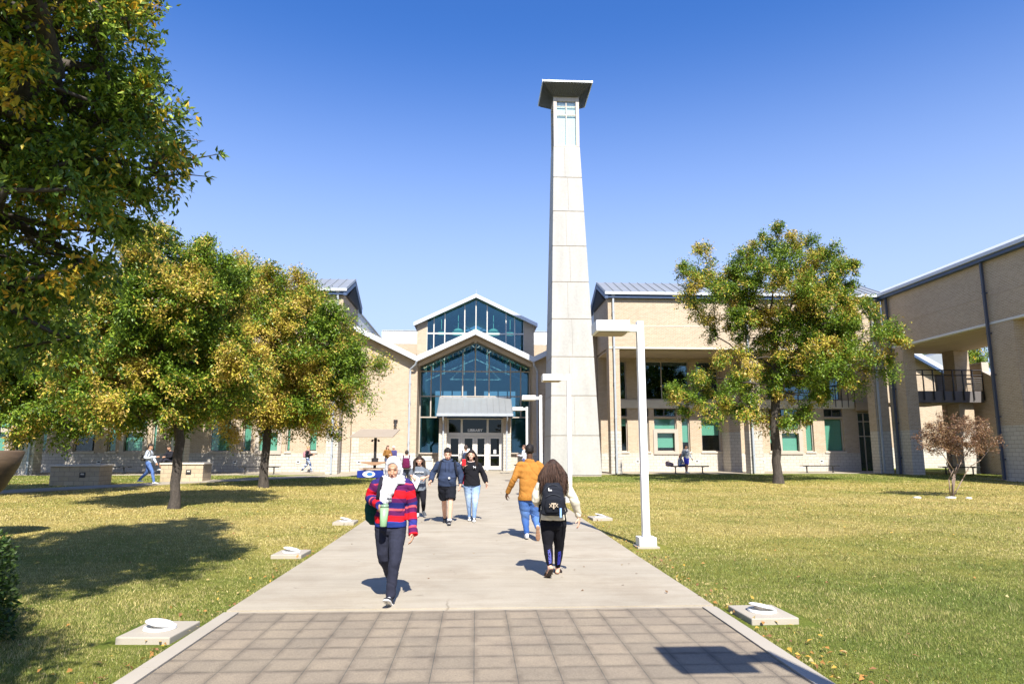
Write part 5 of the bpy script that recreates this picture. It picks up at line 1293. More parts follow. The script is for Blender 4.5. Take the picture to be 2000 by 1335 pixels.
# ---------------------------------------------------------------- striped sweater colours
def stripes(F):
    seq = [(.0, (.03, .022, .12)), (.085, (.50, .045, .07)), (.10, (.085, .012, .07)), (.17, (.60, .012, .02)), (.255, (.085, .012, .07)), (.30, (.018, .022, .13)), (.365, (.60, .10, .11)), (.385, (.085, .012, .07)), (.44, (.62, .012, .02)), (.51, (.08, .012, .07)), (.53, (.03, .035, .21)), (.585, (.58, .07, .09)), (.605, (.085, .012, .07)), (.66, (.6, .012, .02)), (.74, (.03, .022, .12)), (.80, (.56, .05, .08)), (.83, (.018, .022, .13))]
    th = np.array([s[0] for s in seq]); cs = np.array([s[1] for s in seq])
    def f(P):
        s_ = np.full(len(P), 9.0); bestd = np.full(len(P), 9.0)
        topz = (F['shL'].z+F['shR'].z)/2+.05
        s_t = (topz-P[:, 2])+.045+np.abs(P[:, 0]-F['neck'].x)*-.12
        # sleeves: measure along the arm
        out = s_t.copy()
        for s in 'LR':
            pts = [np.array(F['sh'+s]), np.array(F['el'+s]), np.array(F['wr'+s])+(np.array(F['wr'+s])-np.array(F['el'+s]))*.25]; acc = 0
            dl = []; al = []
            for a, b in zip(pts, pts[1:]):
                d = b-a; L_ = np.linalg.norm(d); tt = np.clip((P-a)@d/L_**2, 0, 1); q = a+tt[:, None]*d; dl.append(np.linalg.norm(P-q, axis=1)); al.append(acc+tt*L_); acc += L_
            dl = np.array(dl); al = np.array(al); k = dl.argmin(0); dm = dl.min(0); a_ = al[k, np.arange(len(P))]
            side = (P[:, 0]-F['sh'+s].x)*(1 if s == 'R' else -1)
            arm = (dm < .085) & (side > -.052) & (a_ > .03)
            if s == 'L': arm |= (dm < .07) & (a_ > np.linalg.norm(pts[1]-pts[0])*.8)
            out = np.where(arm, a_+.075, out)
        out = out+(vnoise(P, 1.5, 3)-.5)*.012
        xs_, cs_ = [], []
        for q in range(len(th)):
            xs_ += [th[q]+(.004 if q else -9), (th[q+1] if q+1 < len(th) else 99)-.004]; cs_ += [cs[q], cs[q]]
        cs_ = np.array(cs_); return np.stack([np.interp(out, xs_, cs_[:, j]) for j in range(3)], 1)
    return f

# ================================================================ 1: woman in white headscarf
F1 = Fig(7.85, dict(head=(768, 913, -.06), neck=(768, 934, .02), pelvis=(764, 1020), shL=(738, 941, 0), shR=(796, 941, 0), elL=(722, 972, .02), wrL=(738, 984, -.17), elR=(804, 985, .04), wrR=(807, 1035, -.08),
    hipL=(748, 1030), hipR=(777, 1030), knL=(751, 1088, .02), anL=(764, 1128, .42), knR=(771, 1094, -.20), anR=(762, 1158, -.24), hem=(763, 1021)))
F1.J['anR'].z = .105; F1.J['anL'].z = .17
t1 = thing('person', 'woman in white headscarf and red and blue striped pullover, looking down as she walks', 'person', (F1['pelvis'].x, 7.85, 0))
H1 = head_frame(F1['head'], 0.0, .26, 0, 1.0)
body_mesh(t1, F1, H1, SK['tan'], .0045, leg=.72, hands={'L': dict(d=(.35, -.35, -.6), n=(.75, .1, -.3), thumb=-1, curl=.75), 'R': dict(d=(-.03, -.1, -1), n=(-1, 0, 0), thumb=-1, curl=.6)}, face=dict(down=True, brow=(.03, .018, .012)))
vx = .0065
o = torso_top(t1, F1, 'pullover', stripes(F1), .0065, .168, .125, .178, .14, sleeve=(.068, .064, .050), amp=.010, seed=11, long_cuff=.05, collar=.08)
mb = MB(); cN = F1['neck']   # polo collar
for s in (-1, 1): mb.tube([cN+Vector((s*.075, .03, .02)), cN+Vector((s*.075, -.06, -.005)), cN+Vector((s*.035, -.112, -.05))], [.016, .019, .007], 8)
finish('collar', remesh(mb, .006, 1), 'cloth', t1, const((.16, .02, .12)))
trousers(t1, F1, 'jeans', const((.022, .024, .040)), .0065, (.098, .072, .060, .052), .006, 21, waist=.165)
mb = MB(); h = F1['hem']; 
loft(mb, [(h-Vector((0, 0, .035)), .172, .132, 0), (h+Vector((0, 0, .03)), .176, .136, 0)], 28); finish('undershirt', remesh(mb, .008, 1), 'cloth', t1, const((.02, .04, .20)), folds(.006, 5))
shoe(t1, F1['anR']+Vector((0, 0, .0)), (-.10, -.90, .40), (0, .40, .9), (.025, .025, .03), upper2=(.75, .75, .75), vox=.005)
shoe(t1, F1['anL'], (.05, -.7, -.72), (0, -.72, .7), (.025, .025, .03), vox=.006)
# headscarf: fitted shell with face opening, wrap under the chin, hanging end with fringe
def hj(d):
    fx, fz = d.x, d.z; front = -d.y
    if front > .2:
        e = (fx/.80)**2+((fz+.20)/.80)**2
        t = max(0, min(1, (e-.74)/.34)); return .66+(1.15-.66)*(t*t*(3-2*t))
    return 1.16+.04*max(0, -front)
mb = shell(H1, hj, 48, 34); me_sh = mb
c = F1['neck']; hh = F1['head']
for k, (z, rx, ry, dy) in enumerate(((.012, .092, .098, -.0), (-.006, .108, .110, -.008), (-.030, .124, .118, -.014), (-.055, .134, .116, -.015))):
    pts = [c+Vector((rx*math.cos(a), dy+ry*math.sin(a), z+.014*math.sin(a*2+k))) for a in [2*PI*i/22 for i in range(23)]]; mb.tube(pts, .026-.002*k, 8, cap=True)
mb.tube([c+Vector((-.01, -.10, -.02)), c+Vector((-.045, -.150, -.07)), c+Vector((-.07, -.165, -.15)), c+Vector((-.085, -.162, -.26))], [.05, .048, .052, .048], 12)
mb.tube([c+Vector((.035, -.095, -.02)), c+Vector((.012, -.150, -.07)), c+Vector((-.005, -.168, -.14)), c+Vector((-.025, -.160, -.20))], [.05, .042, .040, .036], 12)
mb.tube([H1 @ Vector((0, .08, -.03)), c+Vector((0, .09, -.02)), c+Vector((0, .10, -.10))], [.07, .075, .06], 12)
for s in (-1, 1): mb.tube([H1 @ Vector((s*.084, .01, -.01)), H1 @ Vector((s*.076, -.005, -.075)), c+Vector((s*.07, -.03, .0))], [.024, .028, .032], 10)
mb.tube([H1 @ Vector((-.07, -.03, -.10)), H1 @ Vector((0, -.075, -.130)), H1 @ Vector((.07, -.03, -.10))], [.02, .017, .02], 8)
def hjd(P):
    q = P-np.array(c); f = folds(.006, 31, 7, 5, 1.5)(P); return f+.0035*np.sin(q[:, 2]*170+q[:, 0]*30)*np.where(q[:, 2] > -.06, np.where(q[:, 2] < .06, 1, .15), .0)+np.where(q[:, 2] < -.08, .004*np.sin(q[:, 0]*260), 0)
finish('headscarf', remesh(mb, .0055, 2), 'cloth', t1, const((.62, .62, .65)), hjd)
mb = MB(); r = np.random.default_rng(4)
for k in range(26):
    u = k/25; a = c+Vector((-.135+.14*u, -.175+.02*u, -.285+.075*u)); mb.tube([a+Vector((0, 0, .03)), a+Vector((0, -.004, 0)), a+Vector((r.normal()*.006, -.002, -.035))], [.004, .0035, .002], 4)
me = bpy.data.meshes.new('f'); me.from_pydata([tuple(v) for v in mb.v], [], mb.f); finish('fringe', me, 'cloth', t1, const((.6, .6, .63)))
# tumbler in her hand
tc = atY(750, 1006, 7.62); tt = thing('tumbler', 'pale green insulated tumbler held by the woman in the white headscarf', 'tumbler', tc)
mb = MB(); mb.tube([tc+Vector((-.004, 0, -.115)), tc+Vector((-.004, 0, -.11)), tc+Vector((.004, 0, .085))], [.034, .037, .047], 24); me = bpy.data.meshes.new('b'); me.from_pydata([tuple(v) for v in mb.v], [], mb.f); finish('cup', me, 'shiny', tt, const((.26, .42, .23)))
mb = MB(); mb.tube([tc+Vector((.004, 0, .0855)), tc+Vector((.004, 0, .115))], [.048, .044], 24); mb.box(tc.x-.01, tc.x+.04, tc.y-.012, tc.y+.012, tc.z+.115, tc.z+.128); me = bpy.data.meshes.new('b'); me.from_pydata([tuple(v) for v in mb.v], [], mb.f); finish('lid', me, 'shiny', tt, const((.20, .30, .20)))
# her green shoulder bag
bc = Vector((F1['shL'].x-.045, 8.06, 1.02)); bt = thing('backpack', 'dark green backpack slung behind the woman in the white headscarf', 'backpack', bc)
mb = MB(); loft(mb, [(bc+Vector((.03, 0, -.21)), .09, .06, 0), (bc+Vector((.01, 0, -.15)), .13, .085, 0), (bc, .12, .09, 0), (bc+Vector((.05, 0, .17)), .11, .07, 0), (bc+Vector((.07, 0, .22)), .06, .05, 0)], 20); finish('bag', remesh(mb, .008, 2), 'cloth', bt, const((.01, .055, .045)), folds(.008, 3))
s0 = F1['shL']
mb = MB(); mb.tube([s0+Vector((.035, .12, -.12)), s0+Vector((.045, .06, .052)), s0+Vector((.045, -.06, .052)), s0+Vector((.030, -.135, -.05)), s0+Vector((.012, -.150, -.2))], [.012, .014, .014, .014, .012], 8)
mb.tube([s0+Vector((.058, -.02, .058)), s0+Vector((.056, -.085, .04)), s0+Vector((.044, -.142, -.05)), s0+Vector((.026, -.152, -.2))], [.013]*4, 8)
me = bpy.data.meshes.new('b'); me.from_pydata([tuple(v) for v in mb.v], [], mb.f); finish('strap', me, 'cloth', bt, const((.02, .02, .03)))

# ================================================================ 2: man in navy hoodie and shorts
F3 = Fig(15.5, dict(head=(874.5, 886, -.03), neck=(874.5, 900, .02), pelvis=(873, 945), shL=(857, 906), shR=(893, 906), elL=(846, 924, .02), wrL=(842, 938, -.15), elR=(900, 926, .04), wrR=(899, 945, -.02),
    hipL=(866, 950), hipR=(881, 950), knL=(867.5, 976, .12), anL=(869, 1003, .36), knR=(880, 977, -.12), anR=(878, 1007, -.2), hem=(873, 949)))
F3.J['anR'].z = .03+.115; F3.J['anL'].z = .03+.12
t3 = thing('person', 'dark haired man in navy hooded sweatshirt and black shorts walking between two women', 'person', (F3['pelvis'].x, 15.5, ground(15.5)+.03))
H3 = head_frame(F3['head'], .05, .22, 0, 1.06)
body_mesh(t3, F3, H3, SK['light'], .007, {'L': dict(d=(-.45, -.3, -.55), n=(.7, -.2, -.3), thumb=-1, curl=1.0), 'R': dict(d=(0, -.1, -1), n=(-1, 0, 0), thumb=-1, curl=.7, s=1.1)}, dict(down=True), 1.15, arm=1.1, leg=1.12)
torso_top(t3, F3, 'hoodie', const((.032, .045, .085)), .010, .215, .165, .21, .16, sleeve=(.085, .072, .052), amp=.014, seed=41, belly=.03, collar=.09)
mb = MB(); c = F3['neck']
for k, (z, r_) in enumerate(((.012, .105), (.035, .095))):
    mb.tube([c+Vector((r_*math.cos(a), r_*.9*math.sin(a)+.01, z+(-.03 if math.sin(a) < -.8 else 0))) for a in [2*PI*i/20 for i in range(21)]], .028, 8)
mb.tube([c+Vector((0, .10, .05)), c+Vector((0, .13, -.02)), c+Vector((0, .13, -.12))], [.07, .09, .05], 10); hd_ = finish('hood', remesh(mb, .010, 2), 'cloth', t3, const((.036, .05, .09)), folds(.008, 7))
mb = MB()
for x in (-.035, .035): mb.tube([c+Vector((x, -.13, -.03)), c+Vector((x*1.2, -.185, -.12)), c+Vector((x*1.1, -.205, -.2))], [.005, .005, .006], 5)
me = bpy.data.meshes.new('b'); me.from_pydata([tuple(v) for v in mb.v], [], mb.f); finish('drawstring', me, 'cloth', t3, const((.02, .028, .05)))
p = atY(877.3, 933.3, 15.5-.215); mb = MB(); mb.box(p.x-.02, p.x+.02, p.y-.006, p.y+.03, p.z-.02, p.z+.02); me = bpy.data.meshes.new('b'); me.from_pydata([tuple(v) for v in mb.v], [], mb.f); finish('label_patch', me, 'cloth', t3, const((.7, .68, .62)))
trousers(t3, F3, 'shorts', const((.012, .013, .018)), .010, (.125, .125, .115, .1), .010, 9, 'cloth', .46, .20, .155)
for k, s in enumerate('LR'):
    an = F3['an'+s]; mb = MB(); mb.tube([an+Vector((0, 0, -.02)), an+Vector((0, 0, .045))], [.045, .047], 12); me = bpy.data.meshes.new('b'); me.from_pydata([tuple(v) for v in mb.v], [], mb.f); finish('sock', me, 'cloth', t3, const((.6, .6, .6) if s == 'R' else (.02, .02, .02)))
    shoe(t3, an, (0, -1, .16 if s == 'R' else -.25), (0, .16 if s == 'R' else -.25, 1), (.016, .016, .018), (.35, .35, .36), 1.1, vox=.009)
finish('hair', remesh(short_hair(H3, .42, -.5, 1.16, 1.05), .007, 1), 'hair', t3, const((.010, .008, .007)), folds(.012, 2, 60, 60))
bt = thing('backpack', 'black backpack whose straps cross the shoulders of the man in the navy hoodie', 'backpack', F3['neck']+Vector((0, .2, -.1)))
mb = MB()
for s, k in (('L', 1), ('R', -1)):
    a = F3['sh'+s]; mb.tube([a+Vector((k*.04, .16, -.02)), a+Vector((k*.05, .05, .075)), a+Vector((k*.045, -.10, .04)), a+Vector((k*.02, -.168, -.08)), a+Vector((k*.0, -.178, -.2)), a+Vector((-k*.03, -.12, -.3))], [.022, .025, .025, .024, .02, .015], 8)
me = bpy.data.meshes.new('b'); me.from_pydata([tuple(v) for v in mb.v], [], mb.f); so2 = finish('strap', me, 'cloth', bt, const((.016, .018, .026)))
mb = MB(); c = F3['neck']+Vector((0, .26, -.28)); loft(mb, [(c+Vector((0, 0, -.22)), .13, .07, 0), (c, .16, .10, 0), (c+Vector((0, 0, .2)), .14, .08, 0), (c+Vector((0, 0, .25)), .08, .05, 0)]); finish('bag', remesh(mb, .012, 2), 'cloth', bt, const((.016, .018, .024)))

# ================================================================ 3: woman in black sweatshirt with red phone
F4 = Fig(16.0, dict(head=(920.4, 888, -.02), neck=(920, 901, .02), pelvis=(922, 943), shL=(909, 906.5), shR=(934, 906), elL=(903, 922, -.02), wrL=(904.5, 912.5, -.22), elR=(944, 925, .05), wrR=(950, 942, -.05),
    hipL=(914, 948), hipR=(930, 948), knL=(915.5, 976, .06), anL=(917, 1003, .15), knR=(927.5, 977, -.10), anR=(926, 1004, -.12), hem=(922, 947)))
for s in 'LR': F4.J['an'+s].z = .03+.115
t4 = thing('person', 'smiling woman in black sweatshirt and light blue jeans, holding a phone up', 'person', (F4['pelvis'].x, 16.0, ground(16)+.03))
H4 = head_frame(F4['head'], -.08, .02, .06, .98)
body_mesh(t4, F4, H4, SK['light'], .007, {'L': dict(d=(.15, -.1, .9), n=(.2, -.9, .1), thumb=1, curl=.9), 'R': dict(d=(.1, -.3, -.8), n=(-.8, -.5, 0), thumb=-1, curl=.4)}, dict(smile=True), leg=.75)
torso_top(t4, F4, 'sweatshirt', const((.012, .012, .015)), .010, .165, .125, .195, .15, sleeve=(.072, .068, .048), amp=.012, seed=51, collar=.085)
mb = MB(); c = F4['neck']; mb.tube([c+Vector((.078*math.cos(a), .07*math.sin(a), .012-(.02 if math.sin(a) < 0 else 0)*abs(math.sin(a)))) for a in [2*PI*i/20 for i in range(21)]], .010, 6); me = bpy.data.meshes.new('b'); me.from_pydata([tuple(v) for v in mb.v], [], mb.f); finish('collar', me, 'cloth', t4, const((.55, .45, .42)))
p = atY(926.6, 912.5, 16.0-.155); mb = MB()   # small white emblem: flat cut-out of a four legged shape
mb.prism([(p.x+x*.02, p.z+z*.02) for x, z in ((-1.6, 1.6), (-.9, 1.9), (-.7, .9), (1.0, .9), (1.7, 1.5), (1.4, .4), (1.3, -1.5), (.8, -1.5), (.7, -.2), (-.5, -.2), (-.7, -1.5), (-1.2, -1.5), (-1.1, .5))], 'y', p.y-.006, p.y+.02)
me = bpy.data.meshes.new('b'); me.from_pydata([tuple(v) for v in mb.v], [], mb.f); finish('emblem', me, 'cloth', t4, const((.75, .75, .75)))
def jean(F, base, hi): 
    def f(P):
        z = np.clip((F['hem'].z-P[:, 2])/.8, 0, 1); k = np.exp(-((z-.35)/.25)**2)*.8*(.6+.8*vnoise(P, 2.5, 6)); return np.array(base)*(1-k[:, None])+np.array(hi)*k[:, None]
    return f
trousers(t4, F4, 'jeans', jean(F4, (.17, .27, .46), (.38, .50, .68)), .008, (.112, .070, .060, .043), .005, 22, waist=.175)
for s in 'LR': shoe(t4, F4['an'+s], (0, -1, -.02), (0, 0, 1), (.02, .02, .025), (.75, .74, .7), .95, vox=.008, upper2=(.7, .7, .7), toe=(.75, .74, .7))
finish('hair', remesh(short_hair(H4, .40, -.9, 1.13, 1.10), .007, 1), 'hair', t4, const((.016, .010, .008)), folds(.004, 2, 20, 8))
r = np.random.default_rng(17); st = []
for k in range(420):
    sd_ = 1 if k % 5 < 3 else -1; a = r.random()*1.35-.05; zz = .75-1.0*r.random(); q_ = math.sqrt(max(.05, 1-zz*zz)); st.append(((sd_*math.cos(a)*q_, math.sin(a)*q_, zz), (.20+.10*r.random()+max(0, zz)*.12)*(1.15 if sd_ > 0 else .85)))
locks(t4, H4, 'hair_length', st, 0, .0055, (.024, .014, .010), 3, .012, spread=.03, fwd=.045)
pc = atY(906, 903.5, 15.68); mb = MB(); mb.box(pc.x-.042, pc.x+.042, pc.y-.006, pc.y+.006, pc.z-.06, pc.z+.085); o = mb.build('phone', plain('redcase', (.62, .01, .015), .4, .05), bevel=.004); tag(o, 'bright red phone held up by the woman in the black sweatshirt', 'phone')
mb = MB(); a = F4['shL']; mb.tube([a+Vector((.02, .14, 0)), a+Vector((.01, .02, .075)), a+Vector((0, -.10, .03)), a+Vector((-.04, -.135, -.15)), a+Vector((-.06, -.05, -.32))], [.014]*5, 6); mb.box(a.x-.07, a.x+.0, 16.1, 16.2, a.z-.45, a.z-.05)
o = mb.build('shoulder_bag', plain('maroon', (.30, .02, .05), .8, .1)); tag(o, 'maroon bag and strap on the shoulder of the woman in the black sweatshirt', 'bag')

# ================================================================ 4: woman in grey tee with glasses
F2 = Fig(16.9, dict(head=(819, 899, -.03), neck=(819.5, 910.5, .02), pelvis=(819, 950), shL=(809, 915), shR=(831, 915), elL=(802.5, 927, .02), wrL=(806.5, 930, -.24), elR=(838.5, 928, .0), wrR=(831, 932, -.26),
    hipL=(813, 954), hipR=(825, 954), knL=(815, 978, .04), anL=(816.5, 1002, .05), knR=(827, 979, -.12), anR=(827, 1000, .05), hem=(819, 957)))
F2.J['anL'].z = .04+.115; F2.J['anR'].z = .04+.19
t2 = thing('person', 'woman with glasses in long grey printed tee and black leggings, behind the others', 'person', (F2['pelvis'].x, 16.9, ground(16.9)+.03))
H2 = head_frame(F2['head'], .15, .12, 0, .94)
body_mesh(t2, F2, H2, SK['light'], .007, {'L': dict(d=(.4, -.5, -.2), n=(0, .2, -.8), thumb=-1, curl=.9), 'R': dict(d=(-.8, -.3, -.1), n=(0, .8, -.2), thumb=1, curl=.7)}, dict(smile=False), leg=.72)
torso_top(t2, F2, 'tee', const((.13, .15, .18)), .009, .155, .115, .168, .13, sleeve=(.066, .066, .06), sl_end=.5, amp=.010, seed=61)
c = (F2['shL']+F2['shR'])/2
text_mesh('tee_print', 'AVIATION', .046, (c.x, 16.9-.130, c.z-.075), Matrix.Rotation(PI/2, 3, 'X'), 'whitepaint', t2, .01)
trousers(t2, F2, 'leggings', const((.012, .012, .016)), .008, (.10, .060, .055, .038), .003, 23, 'cloth', waist=.155)
shoe(t2, F2['anL'], (-.1, -1, 0), (0, 0, 1), (.40, .42, .44), (.7, .7, .7), .95, vox=.008); shoe(t2, F2['anR'], (.35, -.9, -.42), (0, -.42, .9), (.06, .065, .07), (.65, .65, .65), .95, vox=.008)
finish('hair', remesh(short_hair(H2, .34, -.9, 1.12, 1.10), .007, 1), 'hair', t2, const((.03, .018, .013)), folds(.004, 2, 20, 8))
st = []
for k in range(420):
    sd_ = 1 if k % 2 else -1; a = r.random()*1.35-.05; zz = .75-1.0*r.random(); q_ = math.sqrt(max(.05, 1-zz*zz)); st.append(((sd_*math.cos(a)*q_, math.sin(a)*q_, zz), .17+.09*r.random()+max(0, zz)*.12))
locks(t2, H2, 'hair_length', st, 0, .0055, (.04, .024, .017), 7, .012, spread=.035, fwd=.04)
mb = MB()
for s in (-1, 1): mb.tube([H2 @ Vector((s*.032+.024*math.cos(a), -.112, -.004+.018*math.sin(a))) for a in [2*PI*i/14 for i in range(15)]], .0018, 4); mb.tube([H2 @ Vector((s*.056, -.108, 0)), H2 @ Vector((s*.08, -.02, 0))], .0016, 4)
mb.tube([H2 @ Vector((-.009, -.113, 0)), H2 @ Vector((.009, -.113, 0))], .0018, 4); me = bpy.data.meshes.new('g'); me.from_pydata([tuple(v) for v in mb.v], [], mb.f); finish('glasses', me, 'shiny', t2, const((.06, .04, .035)))
q = [atY(u, v, 16.62) for u, v in ((807.6, 925.6), (821.7, 934), (813.4, 954.3), (804.5, 939))]
mb = MB(); mb.add([v for v in q]+[v+Vector((.004, .004, 0)) for v in q], [(0, 1, 2, 3), (7, 6, 5, 4), (0, 4, 5, 1), (1, 5, 6, 2), (2, 6, 7, 3), (3, 7, 4, 0)]); o = mb.build('paper_sheet', plain('paper', (.80, .80, .80), .9, .02)); tag(o, 'white sheet of paper held by the woman in the grey tee', 'paper')

# ================================================================ 5: man in mustard sweater seen from behind
F5 = Fig(12.9, dict(head=(1034, 879, .02), neck=(1034, 896, 0), pelvis=(1033, 965), shL=(1016, 907), shR=(1054, 907), elL=(1004, 935, -.02), wrL=(991, 962, .12), elR=(1064, 936, .02), wrR=(1068, 962, .2),
    hipL=(1024, 975), hipR=(1043, 975), knL=(1026, 1012, .08), anL=(1029, 1047, .02), knR=(1046, 1012, .06), anR=(1050, 1036, -.28), hem=(1032, 972)))
F5.J['anL'].z = .03+.11; F5.J['anR'].z = .03+.24
t5 = thing('person', 'short haired man in mustard orange sweater and blue jeans walking away', 'person', (F5['pelvis'].x, 12.9, ground(12.9)+.03))
H5 = head_frame(F5['head'], PI, .05, 0, 1.05)
body_mesh(t5, F5, H5, SK['dark'], .007, {'L': dict(d=(-.25, .15, -.8), n=(.7, .3, 0), thumb=1, curl=.9), 'R': dict(d=(0, .3, -1), n=(-1, 0, 0), thumb=-1, curl=.6)}, None, 1.1, leg=.85)
torso_top(t5, F5, 'sweater', const((.37, .165, .035)), .009, .195, .135, .195, .145, sleeve=(.078, .066, .046), amp=.010, seed=71, collar=.075)
mb = MB(); h = F5['hem']; loft(mb, [(h-Vector((0, 0, .04)), .19, .14, 0), (h-Vector((0, 0, .02)), .197, .147, 0), (h+Vector((0, 0, .03)), .196, .146, 0)], 28); finish('hem_band', remesh(mb, .008, 1), 'cloth', t5, lambda P: np.array([[.35, .155, .03]])*(.85+.15*np.sign(np.sin(P[:, [0]]*300))))
trousers(t5, F5, 'jeans', jean(F5, (.025, .08, .27), (.11, .21, .45)), .008, (.118, .078, .066, .050), .006, 24, waist=.175)
shoe(t5, F5['anL'], (0, 1, 0), (0, 0, 1), (.62, .62, .60), (.7, .7, .68), 1.05, vox=.008); shoe(t5, F5['anR'], (.05, .42, -.9), (0, .9, .42), (.60, .60, .58), (.36, .20, .12), 1.05, vox=.007)
finish('hair', remesh(short_hair(H5, .30, -.45, 1.05, .99), .007, 1), 'hair', t5, const((.012, .009, .008)), folds(.003, 2, 60, 60))

# ================================================================ 6: woman with black backpack seen from behind
F6 = Fig(9.2, dict(head=(1079.6, 914, .0), neck=(1079.6, 934, 0), pelvis=(1080, 1010), shL=(1057, 943), shR=(1102, 943), elL=(1045, 975, .02), wrL=(1052, 985, .25), elR=(1121, 976, -.02), wrR=(1130, 1008, .06),
    hipL=(1070, 1022), hipR=(1091, 1022), knL=(1070, 1064, -.02), anL=(1074, 1108, -.12), knR=(1092, 1066, .14), anR=(1089, 1112, .22), hem=(1080, 1014)))
F6.J['anR'].z = .02+.09; F6.J['anL'].z = .02+.16
t6 = thing('person', 'woman with long wavy brown hair, cream top and black leggings, walking away', 'person', (F6['pelvis'].x, 9.2, ground(9.2)+.02))
H6 = head_frame(F6['head'], PI, .05, 0, .98)
body_mesh(t6, F6, H6, SK['light'], .0055, {'L': dict(d=(.3, .8, 0), n=(0, 0, -1), thumb=1, curl=.7), 'R': dict(d=(.05, -.1, -1), n=(-.9, .3, 0), thumb=-1, curl=.45, spread=1.25)}, None, leg=.8)
torso_top(t6, F6, 'top', const((.60, .55, .44)), .008, .155, .115, .178, .135, sleeve=(.064, .062, .044), amp=.012, seed=81)
def leg_paint(P): return np.tile(np.array([.010, .010, .013]), (len(P), 1))
trousers(t6, F6, 'leggings', leg_paint, .0065, (.106, .064, .060, .037), .003, 25, 'cloth', waist=.165, wy=.125)
M['royal'] = plain('royal', (.022, .028, .26), .6, .05)
for s, a, b in (('L', F6['knL'], F6['anL']), ('R', F6['knR'], F6['anR'])):
    d = (b-a).normalized(); m_ = lerp(a, b, .52)+Vector((0, -.062, 0)); X = Vector((0, 0, 0)); yv = Vector((1, 0, 0)); xv = d; zv = xv.cross(yv); rot = Matrix((xv, yv, zv)).transposed()
    text_mesh('leg_print', 'VICTORIA', .044, m_, rot, 'royal', t6, .014, .0025, .9)
for s, a, b in (('L', F6['knL'], F6['anL']), ('R', F6['knR'], F6['anR'])):
    d = (b-a).normalized(); p0 = lerp(a, b, .30)+Vector((.024, -.066, 0)); p1 = lerp(a, b, .74)+Vector((.022, -.056, 0)); mb = MB(); mb.tube([p0, p1], .0022, 4); mb.tube([p0, p0+Vector((-.046, 0, 0))], .0022, 4)
    mb.build('leg_print_border', M['royal'], t6)
# sandals and soles
for s, ank, d, up in (('R', F6['anR'], Vector((.25, 1, 0)), Vector((0, 0, 1))), ('L', F6['anL'], Vector((-.25, .75, -.62)), Vector((0, .62, .75)))):
    d.normalize(); up = (up-d*up.dot(d)).normalized(); w = d.cross(up); A = ank-up*.085; R_ = Matrix((w, d, up)).transposed()
    mb = MB()
    for (y, wx, z, hz) in ((-.03, .030, .030, .026), (.02, .030, .036, .030), (.07, .034, .030, .024), (.12, .038, .024, .016)): ell_pts(mb, A+d*y+up*z, (wx, .042, hz), R_, 12, 8)
    mb.tube([A+up*.03, ank], [.030, .034], 10)
    for k in range(5): mb.tube([A+d*.13+w*(.028-.014*k)+up*.02, A+d*(.175-.006*k)+w*(.030-.014*k)+up*.014], [.009, .007], 6)
    finish('foot', remesh(mb, .006, 2), 'skin', t6, const(SK['light']))
    mb = MB()
    for (y, wx) in ((-.04, .034), (.01, .034), (.06, .037), (.11, .043), (.15, .040)): ell_pts(mb, A+d*y-up*.004, (wx, .045, .013), R_, 12, 6)
    finish('sandal_sole', remesh(mb, .006, 1), 'shoe', t6, const((.045, .032, .026)))
    mb = MB()
    for y in (.05, .10): mb.tube([A+d*y+w*.043*math.cos(a)+up*(.005+.052*math.sin(a)*(1 if y < .08 else .8)) for a in [PI*i/10 for i in range(11)]], .010, 6)
    me = bpy.data.meshes.new('b'); me.from_pydata([tuple(v) for v in mb.v], [], mb.f); finish('sandal_strap', me, 'shoe', t6, const((.02, .014, .012)))
finish('hair', remesh(short_hair(H6, .40, -1.1, 1.14, 1.12), .007, 1), 'hair', t6, const((.04, .021, .014)), folds(.004, 2, 20, 8))
st = []; r = np.random.default_rng(23)
for k in range(1500):
    th = (r.random()*2-1)*2.0; zz = .95-1.35*r.random()**.8; q = math.sqrt(max(0, 1-zz*zz)); st.append(((q*math.sin(th), q*math.cos(th), zz), (.185+.13*r.random())+(zz+.45)*.115))
locks(t6, H6, 'hair_length', st, 0, .0046, (.056, .029, .019), 9, .030, spread=.080, n=4, ak=1.25, crown=.055)
# backpack
c = atY(1079, 973, 9.2-.22); bt = thing('backpack', 'black backpack with pale lettering patch on the back of the long haired woman', 'backpack', c)
mb = MB(); loft(mb, [(c+Vector((0, 0, -.215)), .125, .05, 0), (c+Vector((0, 0, -.19)), .155, .085, 0), (c+Vector((0, -.01, -.02)), .152, .10, 0), (c+Vector((0, 0, .14)), .125, .08, 0), (c+Vector((0, .01, .20)), .085, .05, 0)], 26)
bm_ = finish('bag', remesh(mb, .007, 3), 'cloth', bt, const((.017, .019, .026)), folds(.009, 91, 5, 9))
mb = MB(); loft(mb, [(c+Vector((0, -.055, -.17)), .105, .055, 0), (c+Vector((0, -.065, -.10)), .115, .065, 0), (c+Vector((0, -.06, .0)), .105, .06, 0), (c+Vector((0, -.05, .045)), .07, .04, 0)], 24); finish('front_pocket', remesh(mb, .007, 3), 'cloth', bt, const((.014, .016, .022)), folds(.004, 92))
mb = MB(); mb.tube([c+Vector((-.10+.2*i/12, -.095-.012*math.sin(PI*i/12), .025+.035*math.sin(PI*i/12))) for i in range(13)], .004, 5); mb.tube([c+Vector((.13*math.cos(a), -.085*math.sin(a)*.6-.02, .02+.16*math.sin(a))) for a in [PI*i/14 for i in range(15)]], .004, 5)
me = bpy.data.meshes.new('b'); me.from_pydata([tuple(v) for v in mb.v], [], mb.f); finish('zip', me, 'cloth', bt, const((.05, .055, .065)))
text_mesh('emblem', 'T', .095, c+Vector((0, -.130, -.085)), Matrix.Rotation(PI/2, 3, 'X'), 'soffit', bt, .012, .004)
